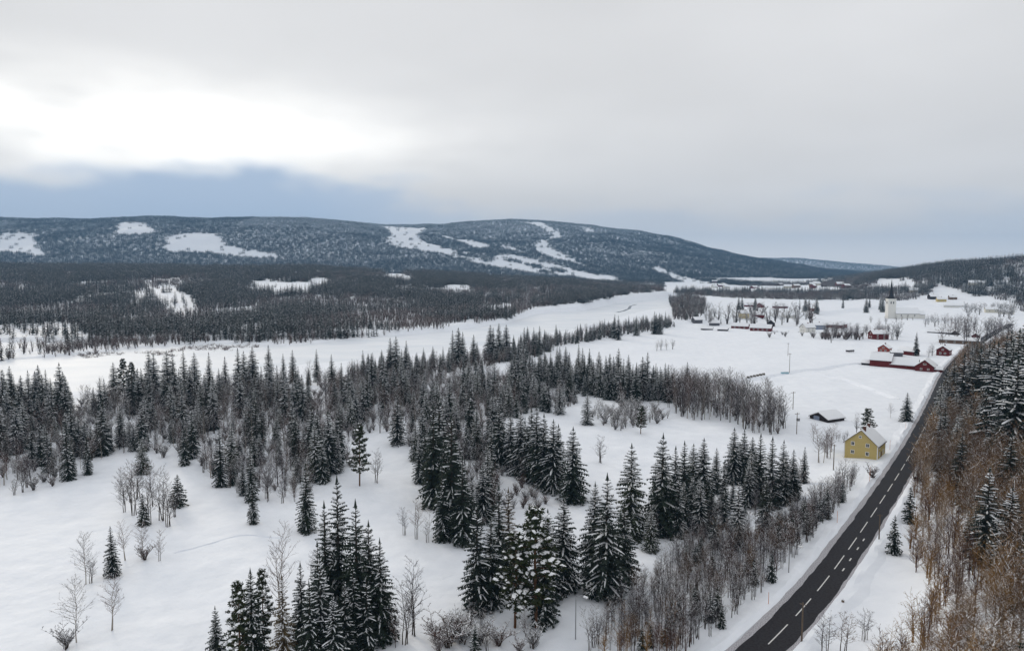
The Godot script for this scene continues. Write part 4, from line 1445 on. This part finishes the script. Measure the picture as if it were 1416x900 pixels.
func slab(b: Bag, p: Vector3, q: Vector3, r: Vector3, s: Vector3, t: float, sgn: float) -> void:
	var up := Vector3.UP * t
	if sgn > 0:
		b.quad(p + up, s + up, r + up, q + up)
		b.quad(p, q, r, s)
	else:
		b.quad(p + up, q + up, r + up, s + up)
		b.quad(p, s, r, q)
	b.quad(p, p + up, q + up, q)
	b.quad(q, q + up, r + up, r)
	b.quad(r, r + up, s + up, s)

func los(p: Vector3) -> float:
	return rad_to_deg(atan2(p.x, -p.z))

func build_houses() -> void:
	rng.seed = 61
	var p := hit_down(1196, 629)
	p.y = ground(p.x, p.z)
	house("yellow_house", "two-storey yellow wooden house with snowy roof beside the road", "house", p, 41, 9.5, 9.6, 4.7, 4.3, M.yellow, {"trim": true, "chimneys": [[0.5, 3.2], [0.3, -2.6]], "snow": 0.26,
		"windows": [["f", -2.4, 1.8, 0.95, 1.15], ["f", 1.9, 1.8, 0.95, 1.15], ["f", -2.4, 4.5, 0.95, 1.15], ["f", 1.9, 4.5, 0.95, 1.15], ["f", -0.3, 6.9, 0.7, 0.75], ["r", 2.2, 1.8, 1.0, 1.2], ["r", -2.2, 1.8, 1.0, 1.2], ["r", 2.2, 3.9, 0.9, 0.9], ["l", 0.0, 1.8, 1.0, 1.2]], "doors": [["r", 0.0, 1.0, 2.1, M.brown_wood]]})
	p = hit_down(1144, 580)
	house("dark_shed", "low dark timber shed half buried in snow on the field", "shed", p, los(p) + 38, 9.5, 8.4, 1.3, 2.0, M.dark_wood, {"snow": 0.5, "doors": [["f", -1.0, 2.6, 1.9, M.blue_grey]]})
	# big red barn
	p = hit_down(1243, 508)
	var a := los(p)
	var o := base("red_barn", p - Vector3.UP * 0.15, -deg_to_rad(a + 98.0))
	tag(o, "long dark red farm barn with thick snow on its roofs", "barn")
	wing(o, Vector3(0, 0, 9.0), 0.0, 11.5, 10.0, 4.2, 3.6, M.red, {"snow": 0.5})
	wing(o, Vector3(0.2, 0, -3.4), 0.0, 14.0, 9.0, 2.4, 3.6, M.red, {"snow": 0.55})
	wing(o, Vector3(2.0, 0, -14.5), 90.0, 13.0, 9.5, 2.9, 3.7, M.red, {"snow": 0.5, "windows": [["f", -1.7, 1.4, 1.0, 0.9], ["f", 1.9, 1.4, 1.0, 0.9], ["f", 0.0, 4.3, 1.4, 0.8]]})
	wing(o, Vector3(5.2, 0, -21.0), 0.0, 4.6, 5.0, 1.6, 1.3, M.red, {"snow": 0.4})
	wing(o, Vector3(0.5, 0, 17.0), 0.0, 5.0, 6.5, 1.7, 1.2, M.dark_wood, {"snow": 0.45})
	# village: [u, v, name, label, ridge turn from the line of sight, length, width, wall, rise, material, windows per side, chimneys]
	var list := [
		[1215, 469, "red_house", "red two-storey village house with white windows and three chimneys", 62, 13.0, 8.5, 5.0, 2.8, M.red, 2, 3],
		[1224, 486, "red_cottage", "bright red cottage gable behind the long barn", 14, 8.0, 7.0, 2.8, 2.4, M.bright_red, 1, 1],
		[1240, 492, "grey_shed", "grey weathered shed beside the red cottage", 80, 7.0, 5.0, 2.6, 0.8, M.grey_wood, 0, 0],
		[1257, 490, "red_outbuilding", "long red outbuilding with a dark gable behind the barn", 118, 11.0, 7.0, 2.7, 2.0, M.red, 0, 0],
		[1306, 491, "red_gable_house", "dark red house with white gable windows by the road trees", 10, 9.0, 7.6, 4.0, 2.6, M.red, 2, 1],
		[1327, 475, "brown_longhouse", "long brown low building with a wide snowy roof", 92, 27.0, 8.0, 3.0, 2.0, M.brown_wood, 4, 0],
		[1305, 461, "buried_longhouse", "long low building almost buried under its snowy roof", 95, 24.0, 8.0, 1.3, 1.8, M.dark_wood, 0, 0],
		[1322, 463, "gable_hut", "small dark gable hut beside the buried longhouse", 8, 6.0, 6.0, 1.8, 2.2, M.dark_wood, 0, 0],
		[1350, 468, "brown_gable_hut", "small reddish gable hut behind the brown longhouse", 5, 6.0, 5.6, 2.4, 2.2, M.red, 0, 0],
		[1152, 453, "red_long_barn", "long red barn with a row of pale windows behind the field", 96, 20.0, 8.0, 3.2, 2.4, M.red, 4, 0],
		[1165, 453, "red_gable_barn", "red gable barn closing the end of the long windowed barn", 15, 9.0, 7.0, 3.8, 2.6, M.red, 1, 0],
		[1117, 459, "white_house", "white house with a steep gable by the field hedge", 48, 11.0, 8.5, 4.6, 3.4, M.white, 2, 1],
		[1133, 455, "blue_house", "blue-grey house next to the white gabled house", 85, 11.0, 8.0, 4.2, 2.2, M.blue_grey, 3, 1],
		[1024, 454, "red_stable", "dark red stable with snowy roof, the plainer of the two on the far field edge", 100, 16.0, 8.0, 2.6, 2.6, M.red, 3, 0],
		[1053, 457, "red_byre", "dark red byre with small windows, the wider of the two on the far field edge", 100, 19.0, 9.0, 2.9, 3.0, M.red, 4, 0],
		[1067, 451, "dark_gable_barn", "dark gabled barn behind the wide red byre", 8, 8.0, 6.0, 4.2, 2.6, M.dark_wood, 0, 0],
		[1029, 439, "yellow_farmhouse", "pale yellow farmhouse with two chimneys among frosted trees", 75, 10.0, 8.0, 5.2, 3.2, M.pale_yellow, 2, 2],
		[1049, 438, "red_farm_shed", "small red farm shed beside the pale yellow farmhouse", 95, 13.0, 7.0, 2.8, 2.2, M.red, 0, 0],
		[1092, 440, "white_farmhouse", "white farmhouse with wide snowy roof among bare trees", 80, 14.0, 9.0, 4.0, 3.2, M.white, 3, 1],
		[988, 450, "grey_farm_shed", "grey farm shed by the thicket at the river bend", 85, 10.0, 7.0, 3.0, 2.4, M.grey_wood, 0, 0],
		[964, 446, "dark_boathouse", "dark grey boathouse standing at the river thicket", 60, 9.0, 8.0, 3.4, 2.6, M.grey_wood, 0, 0],
		[978, 456, "low_shed", "low snow-heaped shed on the field edge", 95, 11.0, 6.0, 1.4, 1.2, M.dark_wood, 0, 0],
		[1000, 457, "low_hut", "low snow-heaped hut next to the pointed conifer", 100, 9.0, 6.0, 1.4, 1.2, M.dark_wood, 0, 0],
		[1039, 424, "far_barn", "long white-roofed barn against the brown birch forest", 92, 19.0, 9.0, 2.6, 3.0, M.red, 0, 0],
		[1052, 425, "far_red_house", "small red house against the brown birch forest", 20, 9.0, 8.0, 3.6, 3.2, M.red, 1, 0],
		[1079, 426, "far_white_roof_barn", "wide white-roofed barn at the corner of the birch forest", 88, 20.0, 9.0, 2.8, 2.6, M.red, 0, 0],
		[1126, 430, "forest_edge_house", "red-walled house half hidden at the birch forest edge", 70, 11.0, 8.0, 3.8, 3.0, M.red, 1, 1],
		[1291, 413, "hillside_house", "white-roofed dark house highest of the village lane group", 60, 14.0, 10.0, 4.0, 4.2, M.dark_wood, 0, 1],
		[1302, 417, "ochre_house", "ochre house with snowy roof in the lane group above the church", 75, 13.0, 9.0, 4.2, 3.2, M.yellow, 2, 1],
		[1320, 425, "white_long_house", "long white house under a flat snowy roof above the orchard", 92, 26.0, 9.0, 3.0, 2.4, M.white, 0, 0],
		[1318, 414, "red_lane_house", "red-brown house at the top end of the village lane", 70, 11.0, 8.0, 4.0, 3.0, M.brown_wood, 1, 1],
		[1352, 394, "hill_farm", "white-roofed farm alone high on the wooded hillside", 85, 26.0, 12.0, 4.0, 4.0, M.cream, 0, 0],
		[1372, 432, "white_villa", "cream villa behind frosted trees at the road bend", 80, 15.0, 10.0, 4.4, 3.0, M.cream, 2, 1],
		[1392, 434, "white_bungalow", "white bungalow behind frosted trees near the road bend", 80, 16.0, 10.0, 3.4, 2.8, M.white, 2, 0],
		[1265, 404, "valley_house", "tiny white-roofed house beyond the church in the valley wood", 85, 16.0, 10.0, 4.0, 4.0, M.cream, 0, 0],
	]
	for h in list:
		var q := hit_down(h[0], h[1])
		var opt := {"snow": 0.45}
		var ws := []
		var n: int = h[10]
		for k in n:
			var x: float = (k + 0.5) / n - 0.5
			ws.append(["r", x * h[5] * 0.85, h[7] * (0.52 if h[7] < 4.5 else 0.30), 1.1, 1.2])
			ws.append(["l", x * h[5] * 0.85, h[7] * (0.52 if h[7] < 4.5 else 0.30), 1.1, 1.2])
			if h[7] >= 4.5:
				ws.append(["r", x * h[5] * 0.85, h[7] * 0.74, 1.1, 1.1])
		if n > 0:
			ws.append(["f", -1.4, h[7] * 0.45, 1.1, 1.2])
			ws.append(["f", 1.4, h[7] * 0.45, 1.1, 1.2])
			ws.append(["f", 0.0, h[7] + 0.35, 1.1, 1.1])
		opt.windows = ws
		var cs := []
		for k in h[11]:
			cs.append([0.25, (k - (h[11] - 1) * 0.5) * 3.6])
		opt.chimneys = cs
		house(h[2], h[3], "barn" if "barn" in h[2] or "shed" in h[2] or "hut" in h[2] else "house", q, los(q) + h[4], h[5], h[6], h[7], h[8], h[9], opt)
	# far town on the valley floor: small white-roofed houses
	for k in 42:
		var u := rr(985, 1250)
		var v := rr(389, 399)
		var q := hit_down(u, v)
		if q.y > 18.0: continue
		house("town_house", "tiny snow-roofed house of the far town on the valley floor", "house", q, rr(40, 140), rr(12, 24), rr(9, 13), rr(4, 7), rr(3, 5), [M.cream, M.white, M.red, M.brown_wood][rng.randi() % 4], {"snow": 0.5, "group": "houses of the far town"})
	church()

func church() -> void:
	var p := hit_down(1236, 440)
	var o := base("church", p - Vector3.UP * 0.4, -deg_to_rad(los(p) + 68.0))
	tag(o, "white stone church with square tower and tall dark spire", "church")
	# nave along local z, tower at the far (+z) end turned to the west
	wing(o, Vector3(0, 0, -13.5), 0.0, 26.0, 13.0, 6.4, 6.0, M.white, {"snow": 0.5, "windows": [["r", -7.5, 4.2, 1.0, 2.6], ["r", 0.0, 4.2, 1.0, 2.6], ["r", 7.5, 4.2, 1.0, 2.6], ["l", -6.0, 4.2, 1.4, 3.6], ["l", 0.0, 4.2, 1.4, 3.6], ["l", 6.0, 4.2, 1.4, 3.6]]})
	wing(o, Vector3(0, 0, -30.0), 0.0, 7.0, 8.0, 5.5, 3.4, M.white, {"snow": 0.4})
	var tw := 8.6
	var th := 23.0
	var b := Bag.new()
	b.box(Vector3(0, th * 0.5 - 0.5, 3.6), Vector3(tw, th + 1.0, tw))
	var t := node_of("tower", b.done(), M.white, o)
	for s in [[Vector3(1, 0, 0), Vector3(0, 0, 1)], [Vector3(-1, 0, 0), Vector3(0, 0, 1)], [Vector3(0, 0, 1), Vector3(1, 0, 0)]]:
		for k in [-1.4, 1.4]:
			var w := Bag.new()
			w.box(Vector3(0, th - 4.0, 3.6) + s[0] * (tw * 0.5 + 0.05) + s[1] * k, s[0].abs() * 0.1 + s[1] * 1.1 + Vector3.UP * 2.6)
			node_of("belfry_opening", w.done(), M.glass, t)
	var c := Bag.new()
	c.box(Vector3(0, th + 0.3, 3.6), Vector3(tw + 0.9, 0.6, tw + 0.9))
	node_of("cornice", c.done(), M.trim, t)
	var sp := Bag.new()
	var rings := [[th + 0.6, tw * 0.58], [th + 3.2, 2.7], [th + 5.6, 2.0], [th + 23.5, 0.08]]
	for i in rings.size() - 1:
		sp.tube(Vector3(0, rings[i][0], 3.6), Vector3(0, rings[i + 1][0], 3.6), rings[i][1], rings[i + 1][1], 8)
	node_of("spire", sp.done(), M.copper, o)
	var x := Bag.new()
	x.box(Vector3(0, th + 24.5, 3.6), Vector3(0.18, 2.2, 0.18))
	x.box(Vector3(0, th + 24.9, 3.6), Vector3(0.18, 0.18, 1.1))
	node_of("cross", x.done(), M.metal, o)

# ---------------------------------------------------------------- poles, lamps and small things
func pole(called: String, label: String, group: String, u: float, v: float, top: float, kind: String) -> void:
	var p := hit_down(u, v)
	var d := ray(u, top)
	var h := clampf(CAM_H + d.y * (p.z / d.z) - p.y, 2.0, 13.0)
	var q := Vector2(p.x, p.z)
	# crossarms and lamp arms face the road
	var best := along(300.0)
	for i in 120:
		var c := along(260.0 + i * 4.0)
		if c[0].distance_squared_to(q) < best[0].distance_squared_to(q): best = c
	var to: Vector2 = (best[0] - q).normalized()
	if kind == "power": to = Vector2(0.92, -0.38)
	var o := base(called, p - Vector3.UP * 0.1, atan2(-to.y, to.x))
	tag(o, label, "lamp post" if kind == "lamp" else ("pole" if kind != "marker" else "marker"), group)
	var r := 0.15 if kind != "marker" else 0.05
	if kind == "lamp": r = 0.10
	var b := Bag.new()
	b.tube(Vector3(0, -0.4, 0), Vector3(0, h, 0), r, r * 0.7, 8)
	node_of("pole", b.done(), M.pole_wood if kind in ["power", "wood"] else (M.metal if kind == "lamp" else M.orange), o)
	if kind == "lamp":
		var a := Bag.new()
		a.tube(Vector3(0, h - 0.2, 0), Vector3(0.7, h + 0.15, 0), 0.08, 0.07, 6)
		a.tube(Vector3(0.7, h + 0.15, 0), Vector3(1.7, h + 0.25, 0), 0.07, 0.06, 6)
		node_of("arm", a.done(), M.metal, o)
		var l := Bag.new()
		l.box(Vector3(2.0, h + 0.25, 0), Vector3(0.8, 0.16, 0.3))
		var hd := node_of("lamp_head", l.done(), M.lamp_head, o)
		var s := Bag.new()
		s.box(Vector3(2.0, h + 0.38, 0), Vector3(0.78, 0.10, 0.28))
		node_of("snow_cap", s.done(), M.roof_snow, hd)
	elif kind == "power":
		var a := Bag.new()
		a.box(Vector3(0, h - 0.5, 0), Vector3(2.2, 0.14, 0.14))
		node_of("crossarm", a.done(), M.pole_wood, o)
		for k in [-0.95, 0.0, 0.95]:
			var s := Bag.new()
			s.tube(Vector3(k, h - 0.44, 0.0), Vector3(k, h - 0.18, 0.0), 0.07, 0.05, 6)
			node_of("insulator", s.done(), M.trim, o)
	elif kind == "wood":
		var a := Bag.new()
		a.box(Vector3(0, h - 0.35, 0), Vector3(1.0, 0.10, 0.10))
		node_of("crossarm", a.done(), M.pole_wood, o)

func small_things() -> void:
	rng.seed = 70
	pole("lamp_post", "grey lamp post beside the track at the front spruce clump", "", 796, 884, 822, "lamp")
	pole("lamp_post", "grey lamp post with snowy head at the roadside thicket", "", 1091, 795, 754, "lamp")
	pole("utility_pole", "grey pole beside the young spruce on the roadside slope", "", 1216, 748, 710, "wood")
	pole("utility_pole", "grey pole at the forest corner across the road from the yellow house", "", 1264, 664, 638, "wood")
	pole("utility_pole", "brown wooden pole at the asphalt edge, lit along one side", "", 1109, 888, 832, "wood")
	pole("utility_pole", "wooden pole on the snow before the yellow house", "", 1153, 650, 614, "wood")
	for a in [[1090, 492, 474], [1092, 516, 488], [1097, 566, 541]]:
		pole("power_pole", "thin power pole with crossarm crossing the white field", "power poles on the field", a[0], a[1], a[2], "power")
	pole("power_pole", "power pole with a grey transformer box near the dark shed", "", 1102, 600, 570, "power")
	var tp := find_child("power_pole_003", false, false) as Node3D
	if tp:
		var tb := Bag.new()
		tb.box(Vector3(0.55, 5.4, 0), Vector3(0.9, 1.0, 0.8))
		var t := node_of("transformer_box", tb.done(), M.metal, tp)
		var ts := Bag.new()
		ts.box(Vector3(0.55, 5.98, 0), Vector3(1.0, 0.16, 0.9))
		node_of("snow_cap", ts.done(), M.roof_snow, t)
	for a in [[1063, 838, 818], [1158, 726, 706], [1203, 668, 644], [1231, 624, 608], [1253, 594, 583]]:
		pole("snow_marker", "thin orange snow marker stick at the road's field side", "snow marker sticks along the road", a[0], a[1], a[2], "marker")
	# letterbox-like dark roadside boxes
	for a in [[1207, 658, "small dark letter box on a post by the yellow house drive"], [1266, 666, "small dark box on a stub by the forest corner lamp"], [1166, 836, "dark stump standing in the roadside snow slope"]]:
		var p := hit_down(a[0], a[1])
		var o := base("letter_box" if a[0] != 1166 else "tree_stump", p)
		tag(o, a[2], "letter box" if a[0] != 1166 else "stump")
		var b := Bag.new()
		b.tube(Vector3(0, -0.3, 0), Vector3(0, 0.9, 0), 0.06 if a[0] != 1166 else 0.28, 0.06 if a[0] != 1166 else 0.22, 8)
		node_of("post", b.done(), M.pole_wood, o)
		var c := Bag.new()
		if a[0] != 1166:
			c.box(Vector3(0, 1.1, 0), Vector3(0.55, 0.5, 0.45))
			node_of("box_body", c.done(), M.dark_wood, o)
		else:
			c.tube(Vector3(0, 0.9, 0), Vector3(0.02, 1.0, 0), 0.24, 0.10, 8)
			node_of("snow_cap", c.done(), M.roof_snow, o)
	# wrapped bales and a hay row out on the field
	for k in 4:
		bale(1082 + k * 2.4, 517, "pale green wrapped bale on the field by the power line", "wrapped bales on the field", M.bale)
	for k in 6:
		bale(1035 + k * 4.3, 523 - k * 0.9, "brown bale stub in the row on the white field", "brown bales on the field", M.hay)
	# farm wagon near the hedge
	var p := hit_down(1176, 487)
	var o := base("farm_wagon", p, 0.4)
	tag(o, "dark snow-covered farm wagon parked on the field", "wagon")
	var b := Bag.new()
	b.box(Vector3(0, 1.1, 0), Vector3(6.0, 0.9, 2.2))
	var bed := node_of("bed", b.done(), M.dark_wood, o)
	var s := Bag.new()
	s.box(Vector3(0, 1.75, 0), Vector3(5.7, 0.38, 2.0))
	node_of("snow", s.done(), M.roof_snow, bed)
	for k in [[-2.1, -1.0], [2.1, -1.0], [-2.1, 1.0], [2.1, 1.0]]:
		var w := Bag.new()
		w.tube(Vector3(k[0], 0.45, k[1] - 0.12), Vector3(k[0], 0.45, k[1] + 0.12), 0.5, 0.5, 12)
		node_of("wheel", w.done(), M.dark_wood, o)
	# vehicle tracks and the packed path across the field: shallow ruts with low ridges
	track([[985, 530], [1040, 524], [1090, 516], [1130, 511], [1165, 505], [1200, 503]], "double vehicle track pressed into the field snow towards the barn", 1.0)
	track([[1120, 515], [1170, 525], [1210, 540], [1240, 552]], "faint wheel track curving over the field towards the road", 0.8)
	track([[240, 765], [290, 752], [340, 740], [400, 745]], "thin animal trail across the open meadow snow", 0.2)

func bale(u: float, v: float, label: String, group: String, m: Material) -> void:
	var p := hit_down(u, v)
	var o := base("hay_bale", p, rr(-0.4, 0.4))
	tag(o, label, "bale", group)
	var b := Bag.new()
	b.tube(Vector3(-0.65, 0.55, 0), Vector3(0.65, 0.55, 0), 0.62, 0.62, 12)
	for k in [-0.65, 0.65]:
		for i in 12:
			b.tri(Vector3(k, 0.55, 0), Vector3(k, 0.55 + 0.62 * cos(TAU * i / 12.0), 0.62 * sin(TAU * i / 12.0)), Vector3(k, 0.55 + 0.62 * cos(TAU * (i + 1) / 12.0), 0.62 * sin(TAU * (i + 1) / 12.0)))
	var body := node_of("bale_body", b.done(), m, o)
	var s := Bag.new()
	s.box(Vector3(0, 1.2, 0), Vector3(1.2, 0.16, 0.7))
	node_of("snow_cap", s.done(), M.roof_snow, body)

func track(px: Array, label: String, width: float) -> void:
	var pts := []
	for q in px: pts.append(hit_down(q[0], q[1]))
	var c := Curve3D.new()
	for i in pts.size():
		var d: Vector3 = (pts[mini(i + 1, pts.size() - 1)] - pts[maxi(i - 1, 0)]) / 6.0
		c.add_point(pts[i], -d, d)
	var L := c.get_baked_length()
	var b := Bag.new()
	# cross-section: ridge, rut, ridge
	var prof := [[-1.1, -0.05], [-0.75, 0.16], [-0.45, 0.03], [0.45, 0.03], [0.75, 0.16], [1.1, -0.05]]
	for side in ([-1.4, 1.4] if width > 0.5 else [0.0]):
		var prev := []
		var s := 0.0
		while s < L:
			var p := c.sample_baked(s)
			var d := (c.sample_baked(minf(s + 1.0, L)) - c.sample_baked(maxf(s - 1.0, 0.0))).normalized()
			var n := Vector3(-d.z, 0, d.x)
			var row := []
			for k in prof:
				var q: Vector3 = p + n * (side * width + k[0] * width + rr(-0.08, 0.08))
				q.y = ground(q.x, q.z) + k[1] * (0.8 + rr(0, 0.7)) * minf(width + 0.2, 1.0) * 1.3
				row.append(q)
			if prev:
				for k in prof.size() - 1:
					b.quad(prev[k], row[k], row[k + 1], prev[k + 1])
			prev = row
			s += 1.8
	structure(node_of("snow_track", b.done(), M.snow, self), label, "track")

# ----------------------------------------------------------------
func _ready() -> void:
	var t0 := Time.get_ticks_msec()
	set_camera_and_light()
	print("sky ", Time.get_ticks_msec() - t0)
	make_materials()
	build_terrain()
	print("terrain ", Time.get_ticks_msec() - t0)
	build_river()
	build_road()
	build_houses()
	print("houses ", Time.get_ticks_msec() - t0)
	make_kinds()
	print("kinds ", Time.get_ticks_msec() - t0)
	plant_woods()
	print("planted ", trees.size(), " ", Time.get_ticks_msec() - t0)
	stand_trees()
	far_woods()
	print("woods ", Time.get_ticks_msec() - t0)
	small_things()
	print("done ", Time.get_ticks_msec() - t0)
